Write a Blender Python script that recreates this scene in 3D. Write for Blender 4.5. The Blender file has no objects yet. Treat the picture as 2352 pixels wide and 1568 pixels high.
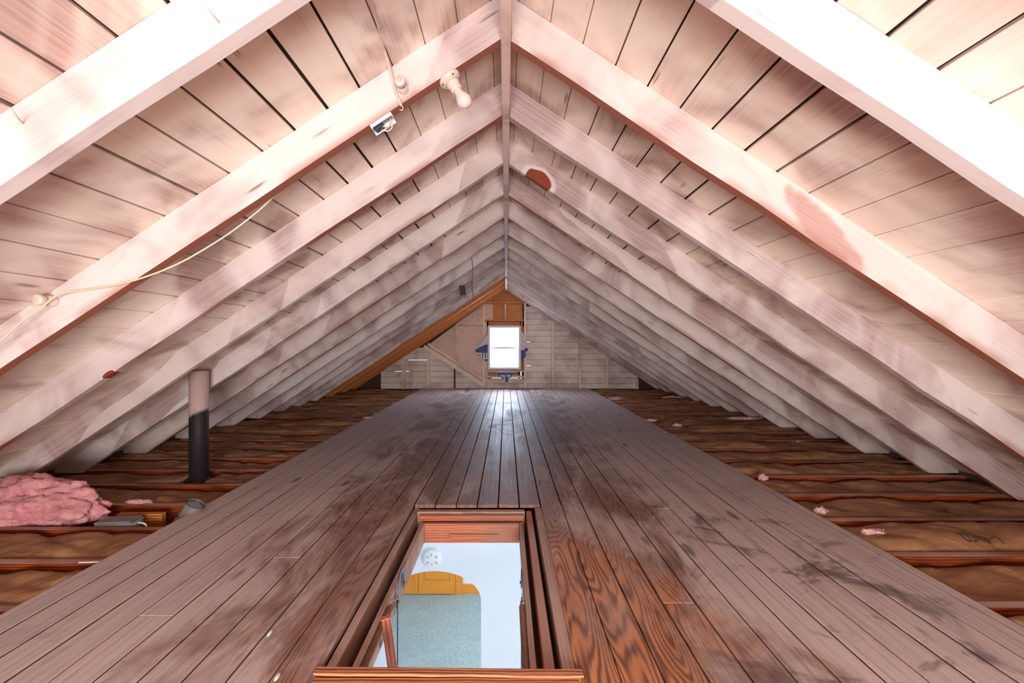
import bpy, bmesh, math, random
from mathutils import Vector, Matrix, noise

# ------------------------------------------------------------------ camera, world, lights, exposure
S = bpy.context.scene
COL = S.collection
F, CX, CY, H0 = 1040.0, 1163.0, 788.0, 0.98        # focal length in pixels, vanishing point, eye height above the attic floor
cam = bpy.data.cameras.new('camera')
cam.sensor_width = 36.0
cam.lens = F * 36.0 / 2352.0
cam.shift_x = (1176 - CX) / 2352.0
cam.shift_y = (CY - 784) / 2352.0
cam.clip_start = 0.02
cam_o = bpy.data.objects.new('camera', cam)
COL.objects.link(cam_o)
cam_o.location = (0, 0, H0)
cam_o.rotation_euler = (math.pi / 2, 0, 0)
S.camera = cam_o

W = bpy.data.worlds.new('sky')
S.world = W
W.use_nodes = True
bgn = W.node_tree.nodes['Background']
bgn.inputs['Color'].default_value = (0.80, 0.90, 1.0, 1)
bgn.inputs['Strength'].default_value = 3.0

S.view_settings.view_transform = 'Standard'
S.view_settings.look = 'None'
S.view_settings.exposure = 0.0
S.view_settings.gamma = 1.0
S.view_settings.use_curve_mapping = False

S.cycles.max_bounces = 10
S.cycles.diffuse_bounces = 6
S.cycles.glossy_bounces = 2
S.cycles.caustics_reflective = False
S.cycles.caustics_refractive = False

YN, YG = -1.75, 9.9                                   # near gable (behind the camera) and far gable


def area(name, loc, rot, sx, sy, power, col):
    L = bpy.data.lights.new(name, 'AREA')
    L.shape = 'RECTANGLE'
    L.size, L.size_y = sx, sy
    L.energy = power
    L.color = col
    o = bpy.data.objects.new(name, L)
    COL.objects.link(o)
    o.location = loc
    o.rotation_euler = rot
    return o


R90 = math.pi / 2
# added light in an invented window opening, standing in for the camera flash
area('flash_stand_in_light', (0, YN + 0.02, 0.55), (R90, 0, 0), 1.6, 0.9, 184, (1.0, 0.955, 0.945))
# daylight through the small window at the far end
area('far_window_daylight', (-0.045, YG + 0.14, 0.88), (-R90, 0, 0), 0.62, 0.86, 85, (0.64, 0.78, 1.0))
# added lights, without any windows, for the daylight in the rooms under the attic
area('hall_added_daylight', (1.05, 1.6, -1.3), (0, R90, 0), 1.6, 1.6, 42, (0.92, 0.95, 1.0))
area('bedroom_added_daylight', (1.35, 5.2, -1.4), (0, R90, 0), 1.6, 1.8, 52, (0.90, 0.96, 1.0))

# ------------------------------------------------------------------ helpers
rng = random.Random(7)


def lin(r, g, b):
    f = lambda c: (c / 255 / 12.92) if c / 255 <= 0.04045 else ((c / 255 + 0.055) / 1.055) ** 2.4
    return (f(r), f(g), f(b), 1.0)


def px(x, y, Y):
    """a point seen at photo pixel (x, y) that stands Y metres in front of the eye"""
    return Vector(((x - CX) * Y / F, Y, H0 + (CY - y) * Y / F))


def tag(o, label=None, cat=None, group=None, kind=None):
    if label: o['label'] = label
    if cat: o['category'] = cat
    if group: o['group'] = group
    if kind: o['kind'] = kind
    return o


def mesh_obj(name, bm, mat, parent=None, smooth=False):
    me = bpy.data.meshes.new(name)
    bm.normal_update()
    bm.to_mesh(me)
    bm.free()
    if smooth:
        for p in me.polygons: p.use_smooth = True
    if mat: me.materials.append(mat)
    o = bpy.data.objects.new(name, me)
    COL.objects.link(o)
    if parent: adopt(o, parent)
    return o


def adopt(o, parent):
    o.parent = parent
    m = Matrix.LocRotScale(parent.location, parent.rotation_euler, parent.scale)
    if parent.parent:
        q = parent.parent
        m = Matrix.LocRotScale(q.location, q.rotation_euler, q.scale) @ parent.matrix_parent_inverse @ m
    o.matrix_parent_inverse = m.inverted()


def empty(name, loc=(0, 0, 0)):
    o = bpy.data.objects.new(name, None)
    COL.objects.link(o)
    o.location = loc
    o.empty_display_size = 0.1
    return o


def add_box(bm, c, s, rot=None, bev=0.0):
    m = Matrix.Translation(c)
    if rot is not None: m = m @ rot.to_4x4()
    r = bmesh.ops.create_cube(bm, size=1.0, matrix=m @ Matrix.Diagonal((s[0], s[1], s[2], 1)))
    if bev:
        es = {e for v in r['verts'] for e in v.link_edges}
        bmesh.ops.bevel(bm, geom=list(es), offset=bev, segments=1, affect='EDGES')


def box(name, c, s, mat, parent=None, rot=None, bev=0.0):
    """a box object with its own origin at its centre (local X is the long way of a board)"""
    bm = bmesh.new()
    add_box(bm, (0, 0, 0), s, None, bev)
    o = mesh_obj(name, bm, mat)
    o.location = c
    if rot is not None: o.rotation_euler = rot if not isinstance(rot, Matrix) else rot.to_euler()
    if parent: adopt(o, parent)
    return o


def add_tube(bm, pts, r, n=8, caps=True):
    pts = [Vector(p) for p in pts]
    rings = []
    ref = None
    for i, p in enumerate(pts):
        a = pts[max(i - 1, 0)]
        b = pts[min(i + 1, len(pts) - 1)]
        t = (b - a).normalized()
        if ref is None:
            ref = Vector((0, 0, 1)) if abs(t.z) < 0.9 else Vector((1, 0, 0))
        u = (ref - t * ref.dot(t)).normalized()
        ref = u
        w = t.cross(u)
        rr = r[i] if isinstance(r, (list, tuple)) else r
        rings.append([bm.verts.new(p + (u * math.cos(2 * math.pi * k / n) + w * math.sin(2 * math.pi * k / n)) * rr) for k in range(n)])
    for i in range(len(rings) - 1):
        for k in range(n):
            bm.faces.new((rings[i][k], rings[i][(k + 1) % n], rings[i + 1][(k + 1) % n], rings[i + 1][k]))
    if caps:
        bm.faces.new(list(reversed(rings[0])))
        bm.faces.new(rings[-1])


def tube(name, pts, r, mat, parent=None, n=8, smooth=True):
    bm = bmesh.new()
    add_tube(bm, pts, r, n)
    return mesh_obj(name, bm, mat, parent, smooth)


def smooth_path(pts, k=6):
    """Catmull-Rom through the given points"""
    P = [Vector(p) for p in pts]
    P = [P[0] * 2 - P[1]] + P + [P[-1] * 2 - P[-2]]
    out = []
    for i in range(1, len(P) - 2):
        for j in range(k):
            t = j / k
            a, b, c, d = P[i - 1], P[i], P[i + 1], P[i + 2]
            out.append(0.5 * ((2 * b) + (c - a) * t + (2 * a - 5 * b + 4 * c - d) * t * t + (3 * b - a - 3 * c + d) * t ** 3))
    out.append(P[-2])
    return out


def lathe(name, prof, mat, parent, base, axis, n=24):
    """profile of (radius, height) pairs turned about axis from base"""
    z = Vector(axis).normalized()
    q = Vector((0, 0, 1)).rotation_difference(z)
    bm = bmesh.new()
    rings = []
    for r, h in prof:
        rings.append([bm.verts.new(Vector(base) + q @ Vector((r * math.cos(2 * math.pi * k / n), r * math.sin(2 * math.pi * k / n), h))) for k in range(n)])
    for i in range(len(rings) - 1):
        for k in range(n):
            bm.faces.new((rings[i][k], rings[i][(k + 1) % n], rings[i + 1][(k + 1) % n], rings[i + 1][k]))
    bm.faces.new(list(reversed(rings[0])))
    bm.faces.new(rings[-1])
    return mesh_obj(name, bm, mat, parent, True)


def prism(name, poly, y0, y1, mat, parent=None):
    """polygon of (x, z) points drawn out from y0 to y1"""
    bm = bmesh.new()
    a = [bm.verts.new((x, y0, z)) for x, z in poly]
    b = [bm.verts.new((x, y1, z)) for x, z in poly]
    bm.faces.new(a)
    bm.faces.new(list(reversed(b)))
    n = len(poly)
    for i in range(n):
        bm.faces.new((a[i], b[i], b[(i + 1) % n], a[(i + 1) % n]))
    bmesh.ops.recalc_face_normals(bm, faces=bm.faces)
    return mesh_obj(name, bm, mat, parent)


# ------------------------------------------------------------------ materials
class NT:
    def __init__(self, name):
        self.m = bpy.data.materials.new(name)
        self.m.use_nodes = True
        self.t = self.m.node_tree
        self.b = self.t.nodes['Principled BSDF']
        self.n = self.t.nodes

    def new(self, k, **kw):
        o = self.n.new(k)
        for a, v in kw.items(): setattr(o, a, v)
        return o

    def l(self, a, b):
        self.t.links.new(a, b)

    def put(self, sock, v):
        if hasattr(v, 'is_output') or isinstance(v, bpy.types.NodeSocket): self.l(v, sock)
        else: sock.default_value = v

    def math(self, op, a, b=None, c=None, clamp=False):
        o = self.new('ShaderNodeMath', operation=op, use_clamp=clamp)
        self.put(o.inputs[0], a)
        if b is not None: self.put(o.inputs[1], b)
        if c is not None: self.put(o.inputs[2], c)
        return o.outputs[0]

    def vmath(self, op, a, b):
        o = self.new('ShaderNodeVectorMath', operation=op)
        self.put(o.inputs[0], a)
        self.put(o.inputs[1], b)
        return o.outputs[0]

    def ramp(self, v, lo, hi, a=0.0, b=1.0):
        o = self.new('ShaderNodeMapRange', interpolation_type='SMOOTHSTEP')
        self.put(o.inputs['Value'], v)
        o.inputs['From Min'].default_value = lo
        o.inputs['From Max'].default_value = hi
        o.inputs['To Min'].default_value = a
        o.inputs['To Max'].default_value = b
        return o.outputs[0]

    def noise(self, v, scale, detail=3.0, rough=0.55, dist=0.0):
        o = self.new('ShaderNodeTexNoise')
        self.put(o.inputs['Vector'], v)
        o.inputs['Scale'].default_value = scale
        o.inputs['Detail'].default_value = detail
        o.inputs['Roughness'].default_value = rough
        o.inputs['Distortion'].default_value = dist
        return o.outputs['Fac']

    def mix(self, f, a, b, mode='MIX'):
        o = self.new('ShaderNodeMix', data_type='RGBA', blend_type=mode)
        self.put(o.inputs[0], f)
        self.put(o.inputs[6], a)
        self.put(o.inputs[7], b)
        return o.outputs[2]

    def coords(self):
        tc = self.new('ShaderNodeTexCoord')
        oi = self.new('ShaderNodeObjectInfo')
        ge = self.new('ShaderNodeNewGeometry')
        off = self.math('MULTIPLY', oi.outputs['Random'], 61.0)
        v = self.vmath('ADD', tc.outputs['Object'], off)
        return tc, v, ge.outputs['Position'], oi.outputs['Random']

    def sep(self, v):
        o = self.new('ShaderNodeSeparateXYZ')
        self.l(v, o.inputs[0])
        return o.outputs

    def bump(self, h, strength=0.2, dist=0.01):
        o = self.new('ShaderNodeBump')
        o.inputs['Strength'].default_value = strength
        o.inputs['Distance'].default_value = dist
        self.l(h, o.inputs['Height'])
        self.l(o.outputs[0], self.b.inputs['Normal'])

    def done(self, col, rough=0.7, spec=0.3):
        self.put(self.b.inputs['Base Color'], col)
        self.put(self.b.inputs['Roughness'], rough)
        self.b.inputs['Specular IOR Level'].default_value = spec
        return self.m


def plain(name, col, rough=0.6, metal=0.0, var=0.12, scale=14.0, spec=0.4):
    t = NT(name)
    tc, v, p, r = t.coords()
    n = t.noise(v, scale, 4, 0.6)
    dark = tuple(c * (1 - var * 2) for c in col[:3]) + (1,)
    c = t.mix(t.ramp(n, 0.3, 0.7), dark, col)
    t.b.inputs['Metallic'].default_value = metal
    return t.done(c, rough, spec)


def painted(name, paint, thin, bare, miss=0.5, under=False, patch=None, knots=True, streaks=0.35, cells=0.17, pcol=None, soft=0.0):
    """boards with uneven sprayed white paint: full cover, thin cover that lets the grain through, knots and cracks"""
    t = NT(name)
    tc, v, p, r = t.coords()
    g = t.noise(t.vmath('MULTIPLY', v, (1.8, 110.0, 110.0)), 1.0, 3, 0.65)
    big = t.noise(p, 1.5, 3, 0.6, 1.2)
    med = t.noise(p, 4.0, 1, 0.5)
    # spray passes that stop at a slanting edge across the board
    vx = t.sep(v)
    along = t.math('ADD', t.math('ADD', t.math('MULTIPLY', vx[0], 1.5), t.math('MULTIPLY', t.noise(p, 0.9, 0), 3.0)), t.math('ADD', t.math('MULTIPLY', vx[2], 3.5), t.math('MULTIPLY', med, 0.22)))
    wn = t.new('ShaderNodeTexWhiteNoise', noise_dimensions='1D')
    t.l(t.math('FLOOR', along), wn.inputs['W'])
    cov = t.math('ADD', t.math('MULTIPLY', big, 0.80 - cells), t.math('ADD', t.math('MULTIPLY', med, 0.20), t.math('MULTIPLY', wn.outputs['Value'], cells)))
    cov = t.ramp(cov, miss - 0.13, miss + 0.10)
    grainy = g
    thin_d = tuple(c * 0.74 for c in thin[:3]) + (1,)
    thin_c = t.mix(t.ramp(grainy, 0.34, 0.66), thin_d, thin)
    # the boards differ a little from one another
    tint = tuple(a_ * k for a_, k in zip(paint[:3], (0.90, 0.85, 0.80))) + (1,)
    full_c = t.mix(t.math('MULTIPLY', r, 0.6), paint, tint)
    full_c = t.mix(t.math('MULTIPLY', t.ramp(grainy, 0.5, 0.25), 0.25), full_c, thin)
    col = t.mix(cov, thin_c, full_c)
    if streaks:
        w2 = t.new('ShaderNodeTexWave', wave_type='BANDS', bands_direction='DIAGONAL')
        t.l(t.vmath('MULTIPLY', p, (1.0, 0.6, 1.0)), w2.inputs['Vector'])
        w2.inputs['Scale'].default_value = 1.1
        w2.inputs['Distortion'].default_value = 6
        w2.inputs['Detail'].default_value = 0
        w2.inputs['Detail Scale'].default_value = 0.6
        col = t.mix(t.math('MULTIPLY', t.ramp(w2.outputs['Fac'], 0.72, 0.98), streaks), col, paint)
    # cracks along the grain
    crm = t.math('MULTIPLY', t.ramp(g, 0.70, 0.76), t.ramp(med, 0.46, 0.58))
    col = t.mix(t.math('MULTIPLY', crm, 0.7), col, lin(112, 80, 68))
    if knots:
        vk = t.new('ShaderNodeTexVoronoi', feature='F1')
        t.l(t.vmath('MULTIPLY', t.vmath('ADD', v, t.math('MULTIPLY', g, 0.02)), (2.4, 11.0, 11.0)), vk.inputs['Vector'])
        vk.inputs['Scale'].default_value = 1.0
        on = t.math('GREATER_THAN', t.sep(vk.outputs['Color'])[1], 0.5)
        km = t.math('MULTIPLY', t.ramp(vk.outputs['Distance'], 0.15, 0.06), on)
        km = t.math('MULTIPLY', km, t.ramp(g, 0.62, 0.42))
        col = t.mix(t.math('MULTIPLY', km, 0.8), col, lin(112, 80, 68))
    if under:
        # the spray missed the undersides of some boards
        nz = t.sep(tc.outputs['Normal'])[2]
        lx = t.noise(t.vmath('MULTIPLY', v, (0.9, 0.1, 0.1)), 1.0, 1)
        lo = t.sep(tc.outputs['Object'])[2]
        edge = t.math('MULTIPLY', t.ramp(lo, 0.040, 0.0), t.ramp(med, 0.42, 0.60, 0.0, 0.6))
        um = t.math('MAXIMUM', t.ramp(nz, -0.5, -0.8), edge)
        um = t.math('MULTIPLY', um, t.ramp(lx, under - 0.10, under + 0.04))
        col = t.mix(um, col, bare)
    if patch:
        (cx, cz, rx, rz) = patch
        o = t.sep(tc.outputs['Object'])
        w = t.math('MULTIPLY', t.math('SUBTRACT', t.noise(p, 9, 2), 0.5), 1.3)
        dx = t.math('DIVIDE', t.math('SUBTRACT', o[0], cx), rx)
        dz = t.math('DIVIDE', t.math('SUBTRACT', o[2], cz), rz)
        if soft: dx = t.math('ADD', dx, t.math('MULTIPLY', dz, 0.9))
        d = t.math('ADD', t.math('ADD', t.math('MULTIPLY', dx, dx), t.math('MULTIPLY', dz, dz)), w)
        if soft:
            col = t.mix(t.math('MULTIPLY', t.ramp(d, 1.1, 0.5), t.ramp(g, 0.3, 0.6, 0.45, soft)), col, pcol)
        else:
            halo = t.math('MULTIPLY', t.ramp(d, 1.9, 1.3), t.ramp(d, 0.85, 1.1))
            col = t.mix(t.math('MULTIPLY', halo, 0.8), col, paint)
            col = t.mix(t.ramp(d, 1.0, 0.86), col, lin(134, 62, 44))
    return t.done(col, 0.72, 0.25)


def raw_wood(name, light, dark, rough=0.6, scale=30.0, contrast=(0.35, 0.7), stain=None, dusty=None):
    t = NT(name)
    tc, v, p, r = t.coords()
    g = t.noise(t.vmath('MULTIPLY', v, (1.4, 75.0, 75.0)), 1.0, 3, 0.65, 0.5)
    wv = t.new('ShaderNodeTexWave', wave_type='RINGS', rings_direction='X')
    t.l(t.vmath('MULTIPLY', v, (0.16, 1.0, 1.0)), wv.inputs['Vector'])
    wv.inputs['Scale'].default_value = scale
    wv.inputs['Distortion'].default_value = 4
    wv.inputs['Detail'].default_value = 2
    gg = t.math('ADD', t.math('MULTIPLY', g, 0.5), t.math('MULTIPLY', wv.outputs['Fac'], 0.5))
    col = t.mix(t.ramp(gg, *contrast), dark, light)
    col = t.mix(t.math('MULTIPLY', r, 0.3), col, dark)
    if stain:
        col = t.mix(t.ramp(t.noise(p, 2.5, 4, 0.6, 0.8), 0.45, 0.65, 0.0, 0.7), col, stain)
    if dusty:
        # dust and overspray lie on the upward faces
        nz = t.sep(tc.outputs['Normal'])[2]
        col = t.mix(t.math('MULTIPLY', t.ramp(nz, 0.5, 0.9), t.ramp(t.noise(p, 1.7, 2), 0.35, 0.6, 0.25, 0.9)), col, dusty)
    return t.done(col, rough, 0.35)


def floor_wood(name):
    t = NT(name)
    tc, v, p, r = t.coords()
    g = t.noise(t.vmath('MULTIPLY', v, (1.3, 70.0, 8.0)), 1.0, 3, 0.65)
    # cathedral grain: rings stretched far along the board
    lo = t.sep(tc.outputs['Object'])
    arc = t.math('ADD', t.math('MULTIPLY', t.noise(t.vmath('MULTIPLY', v, (1.1, 7.0, 1.0)), 1.0, 1, 0.5), 9.0), t.math('MULTIPLY', lo[1], 6.0))
    ringy = t.math('ABSOLUTE', t.math('SUBTRACT', t.math('FRACT', t.math('MULTIPLY', arc, 2.2)), 0.5))
    gg = t.math('ADD', t.math('MULTIPLY', g, 0.6), t.math('MULTIPLY', ringy, 0.8))
    P = t.sep(p)
    # wood tone: the walked-on strip beside the hatch is still orange, the rest has gone brown
    nn = t.noise(p, 1.3, 3, 0.6, 0.5)
    warm = t.math('MULTIPLY', t.ramp(t.math('ABSOLUTE', t.math('SUBTRACT', P[0], 0.30)), 0.62, 0.12), t.ramp(P[1], 2.9, 1.5))
    warm = t.math('MULTIPLY', warm, t.ramp(t.math('ADD', nn, t.math('MULTIPLY', r, 0.20)), 0.36, 0.60))
    light = t.mix(warm, lin(148, 106, 88), lin(224, 146, 86))
    dark = t.mix(warm, lin(104, 70, 58), lin(116, 66, 46))
    col = t.mix(t.ramp(gg, 0.30, 0.62), dark, light)
    col = t.mix(t.math('MULTIPLY', r, 0.45), col, lin(108, 74, 62))
    # settled dust, thickest along the sides
    side = t.ramp(t.math('ABSOLUTE', t.math('ADD', P[0], 0.1)), 0.45, 1.5, 0.0, 0.34)
    d1 = t.noise(t.vmath('MULTIPLY', p, (2.0, 0.8, 1.0)), 1.6, 4, 0.65, 0.8)
    dust = t.math('ADD', t.ramp(t.math('ADD', d1, side), 0.44, 0.74, 0.05, 0.92), 0.0)
    dust = t.math('MULTIPLY', dust, t.ramp(g, 0.25, 0.6, 0.6, 1.0))
    dust = t.math('MULTIPLY', dust, t.math('SUBTRACT', 1.0, t.math('MULTIPLY', warm, 0.8)))
    dust = t.math('MULTIPLY', dust, t.ramp(t.sep(tc.outputs['Normal'])[2], 0.3, 0.8))
    col = t.mix(dust, col, lin(206, 190, 186))
    # dark stains
    st = t.noise(p, 2.4, 4, 0.68, 1.2)
    st = t.math('ADD', st, t.ramp(P[1], 2.3, 1.5, 0.0, 0.06))
    stm = t.math('MULTIPLY', t.ramp(st, 0.54, 0.68), t.ramp(t.math('ABSOLUTE', t.math('SUBTRACT', P[0], 1.15)), 0.75, 0.2, 0.15, 0.75))
    stm = t.math('MULTIPLY', stm, t.ramp(P[1], 3.6, 2.2, 0.35, 1.0))
    col = t.mix(stm, col, lin(66, 48, 50))
    # knots
    vk = t.new('ShaderNodeTexVoronoi', feature='F1')
    t.l(t.vmath('MULTIPLY', v, (2.0, 7.0, 1.0)), vk.inputs['Vector'])
    vk.inputs['Scale'].default_value = 1.0
    on = t.math('GREATER_THAN', t.sep(vk.outputs['Color'])[1], 0.66)
    km = t.math('MULTIPLY', t.ramp(vk.outputs['Distance'], 0.20, 0.09), on)
    col = t.mix(t.math('MULTIPLY', km, 0.6), col, lin(58, 36, 30))
    # crumbs of plaster and flecks
    fl = t.ramp(t.noise(p, 46, 2, 0.5), 0.765, 0.79)
    col = t.mix(t.math('MULTIPLY', fl, 0.7), col, lin(215, 200, 192))
    # the middle boards are worn smooth
    mid = t.ramp(t.math('ABSOLUTE', P[0]), 0.25, 0.8, 0.0, 1.0)
    rough = t.math('ADD', t.math('ADD', 0.46, t.math('MULTIPLY', mid, 0.18)), t.math('MULTIPLY', dust, 0.2))
    rough = t.math('ADD', rough, t.math('MULTIPLY', g, 0.15))
    t.bump(g, 0.3, 0.005)
    return t.done(col, rough, 0.5)


def kraft(name):
    t = NT(name)
    tc, v, p, r = t.coords()
    n = t.noise(p, 4.0, 5, 0.65, 0.8)
    n2 = t.noise(t.vmath('MULTIPLY', p, (3.0, 30.0, 30.0)), 1.0, 4, 0.6)
    col = t.mix(t.ramp(n, 0.3, 0.7), lin(146, 104, 72), lin(186, 138, 98))
    col = t.mix(t.math('MULTIPLY', t.ramp(n2, 0.4, 0.7), 0.35), col, lin(132, 90, 60))
    col = t.mix(t.math('MULTIPLY', t.ramp(t.noise(p, 2.0, 2, 0.6), 0.55, 0.75), 0.5), col, lin(132, 104, 90))
    t.bump(n, 0.6, 0.02)
    return t.done(col, 0.55, 0.35)


def fluffy(name, a, b, c):
    t = NT(name)
    tc, v, p, r = t.coords()
    n = t.noise(p, 11.0, 6, 0.7, 1.0)
    n2 = t.noise(p, 60.0, 4, 0.7, 0.6)
    col = t.mix(t.ramp(n, 0.32, 0.62), b, a)
    col = t.mix(t.ramp(t.noise(p, 7.0, 3, 0.6), 0.68, 0.75, 0.0, 0.8), col, c)
    col = t.mix(t.math('MULTIPLY', t.ramp(n2, 0.35, 0.6), 0.3), col, a)
    t.bump(t.math('ADD', n, t.math('MULTIPLY', n2, 0.5)), 0.8, 0.02)
    return t.done(col, 0.95, 0.1)


def speckle(name, a, b, scale, rough=0.9, bump=0.3):
    t = NT(name)
    tc, v, p, r = t.coords()
    n = t.noise(p, scale, 3, 0.7)
    col = t.mix(t.ramp(n, 0.3, 0.7), a, b)
    col = t.mix(t.math('MULTIPLY', t.ramp(t.noise(p, scale * 0.08, 3), 0.4, 0.7), 0.3), col, a)
    t.bump(n, bump, 0.01)
    return t.done(col, rough, 0.15)


def glass(name, tint=(1, 1, 1, 1)):
    t = NT(name)
    n = t.n
    tr = t.new('ShaderNodeBsdfTransparent')
    tr.inputs[0].default_value = tint
    gl = t.new('ShaderNodeBsdfGlossy')
    gl.inputs['Roughness'].default_value = 0.03
    mx = t.new('ShaderNodeMixShader')
    mx.inputs[0].default_value = 0.06
    t.l(tr.outputs[0], mx.inputs[1])
    t.l(gl.outputs[0], mx.inputs[2])
    t.l(mx.outputs[0], n['Material Output'].inputs[0])
    return t.m


PAINT = lin(223, 211, 207)
THIN = lin(186, 160, 156)
BARE = lin(150, 92, 72)
M = {}
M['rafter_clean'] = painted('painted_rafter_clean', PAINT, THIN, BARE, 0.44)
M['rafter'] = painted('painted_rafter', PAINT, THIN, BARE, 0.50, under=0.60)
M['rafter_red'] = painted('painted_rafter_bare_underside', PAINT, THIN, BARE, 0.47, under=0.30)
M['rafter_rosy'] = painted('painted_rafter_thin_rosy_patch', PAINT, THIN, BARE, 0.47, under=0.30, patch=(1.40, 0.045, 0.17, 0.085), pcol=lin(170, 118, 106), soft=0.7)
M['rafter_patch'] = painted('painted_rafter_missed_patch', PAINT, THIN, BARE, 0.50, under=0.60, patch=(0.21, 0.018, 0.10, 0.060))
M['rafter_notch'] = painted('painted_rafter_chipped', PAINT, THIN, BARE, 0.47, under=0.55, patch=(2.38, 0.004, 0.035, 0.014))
M['sheathing'] = painted('painted_sheathing', lin(248, 234, 221), lin(196, 166, 156), BARE, 0.49, streaks=0.45, cells=0.0)
M['gable_plank'] = painted('painted_gable_plank', lin(246, 236, 228), lin(216, 196, 186), BARE, 0.47, streaks=0.2, cells=0.1)
M['stud'] = painted('painted_stud', lin(250, 232, 212), lin(226, 200, 180), BARE, 0.45, streaks=0.0)
M['ridge'] = painted('painted_ridge', lin(226, 200, 186), lin(190, 160, 150), BARE, 0.46, streaks=0.2)
M['orange'] = raw_wood('bare_orange_lumber', lin(224, 146, 72), lin(170, 92, 38), 0.55)
M['joist'] = raw_wood('bare_red_joist', lin(176, 92, 42), lin(128, 52, 20), 0.55, stain=lin(96, 44, 24), dusty=lin(196, 172, 164))
M['hatch_wood'] = raw_wood('stained_hatch_wood', lin(196, 118, 82), lin(158, 86, 60), 0.55, stain=lin(150, 104, 86), dusty=lin(176, 144, 130))
M['hatch_dusty'] = raw_wood('dusty_hatch_wood', lin(186, 154, 138), lin(146, 110, 96), 0.65, stain=lin(126, 92, 80), dusty=lin(186, 158, 146))
M['rail'] = raw_wood('ladder_rail_wood', lin(178, 100, 68), lin(130, 66, 46), 0.45)
M['pine'] = raw_wood('bright_pine', lin(252, 176, 76), lin(226, 136, 44), 0.4, 18)
M['cross'] = raw_wood('fir_cross_board', lin(214, 146, 100), lin(128, 72, 48), 0.5, 34, (0.40, 0.62))
M['osb'] = speckle('bare_osb', lin(186, 118, 74), lin(230, 164, 110), 42, 0.75)
M['osb_paint'] = speckle('painted_osb', lin(220, 190, 172), lin(240, 216, 200), 30, 0.8)
M['floor'] = floor_wood('worn_floor_boards')
M['kraft'] = kraft('kraft_paper')
M['pink'] = fluffy('pink_fibreglass', lin(244, 178, 180), lin(206, 116, 122), lin(120, 84, 70))
M['tuft'] = fluffy('pale_fibreglass', lin(240, 200, 196), lin(214, 140, 140), lin(200, 170, 160))
M['felt'] = plain('roofing_felt', lin(70, 50, 42), 0.9)
M['plaster'] = plain('white_plaster', lin(238, 242, 248), 0.8, var=0.01, scale=6)
M['plaster_dark'] = plain('plaster_backing', lin(120, 104, 94), 0.9)
M['eave'] = plain('eave_blocking', lin(90, 66, 54), 0.85)
M['carpet'] = speckle('grey_green_carpet', lin(140, 160, 160), lin(188, 204, 204), 60, 1.0, 0.6)
M['porcelain'] = plain('cream_porcelain', lin(224, 202, 188), 0.35, var=0.02, spec=0.5)
M['slot'] = plain('lampholder_slot', lin(150, 112, 92), 0.6)
M['wire'] = plain('cream_wire', lin(232, 206, 172), 0.5, var=0.04)
M['wire_paint'] = plain('painted_wire', lin(222, 192, 182), 0.6, var=0.05)
M['white_wire'] = plain('white_cable', lin(236, 226, 216), 0.45, var=0.03)
M['black'] = plain('black_iron', lin(38, 33, 32), 0.55, 0.2)
M['iron_paint'] = None
M['steel'] = plain('galvanised_steel', lin(176, 172, 168), 0.35, 0.55, 0.10)
M['dark_steel'] = plain('dusty_steel', lin(150, 144, 140), 0.5, 0.25, 0.10)
M['strap'] = plain('blued_steel', lin(92, 94, 108), 0.35, 0.8, 0.06)
M['rust'] = plain('rusty_spring', lin(150, 112, 90), 0.5, 0.6, 0.15, 60)
M['brown_box'] = plain('brown_fibre_box', lin(62, 48, 44), 0.6)
M['vinyl'] = plain('white_vinyl', lin(228, 224, 232), 0.4, var=0.01)
M['glass'] = glass('window_glass')
M['film'] = glass('clear_film', (0.93, 0.91, 0.90, 1))
M['wrap'] = plain('white_house_wrap', lin(214, 204, 204), 0.5, var=0.03)
M['wrap_blue'] = plain('blue_print', lin(56, 74, 136), 0.5, var=0.08)
M['detector'] = plain('white_plastic', lin(246, 246, 246), 0.4, var=0.01)
M['detector_slot'] = plain('grey_vent', lin(196, 196, 196), 0.5, var=0.02)
M['ink'] = plain('dark_ink', lin(62, 58, 44), 0.8)
M['blue_ink'] = plain('blue_ink', lin(52, 60, 84), 0.8)


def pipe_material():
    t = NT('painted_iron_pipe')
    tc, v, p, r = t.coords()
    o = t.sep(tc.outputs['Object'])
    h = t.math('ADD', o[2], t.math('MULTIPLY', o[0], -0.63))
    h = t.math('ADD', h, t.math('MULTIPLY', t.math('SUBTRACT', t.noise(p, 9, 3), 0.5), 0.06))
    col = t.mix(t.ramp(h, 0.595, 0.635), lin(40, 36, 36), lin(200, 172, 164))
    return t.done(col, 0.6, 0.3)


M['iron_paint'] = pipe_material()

# ------------------------------------------------------------------ roof: sheathing, rafters, ridge
PITCH = 0.66
ANG = math.atan(PITCH)
CA, SA = math.cos(ANG), math.sin(ANG)
ZR = H0 + 1.15            # lower corner of the rafters at the ridge
RD = 0.1397               # rafter depth
RT = 0.044                # rafter thickness
ZJ = -0.02                # top of the joists
RAFT_Y = [1.07, 1.709, 2.282, 2.882, 3.49, 4.12, 4.765, 5.388, 6.02, 6.608, 7.205, 7.767, 8.46, 9.20, 9.76]
RAFT_BACK = [-1.32, -0.72, -0.12, 0.47]
DR = {-1: 0.0, 1: -0.010}   # the far slopes sit a touch lower on one side


def roof_z(x, side):       # underside of the sheathing
    return ZR + DR[side] + RD / CA - PITCH * (abs(x) - 0.019)


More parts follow.
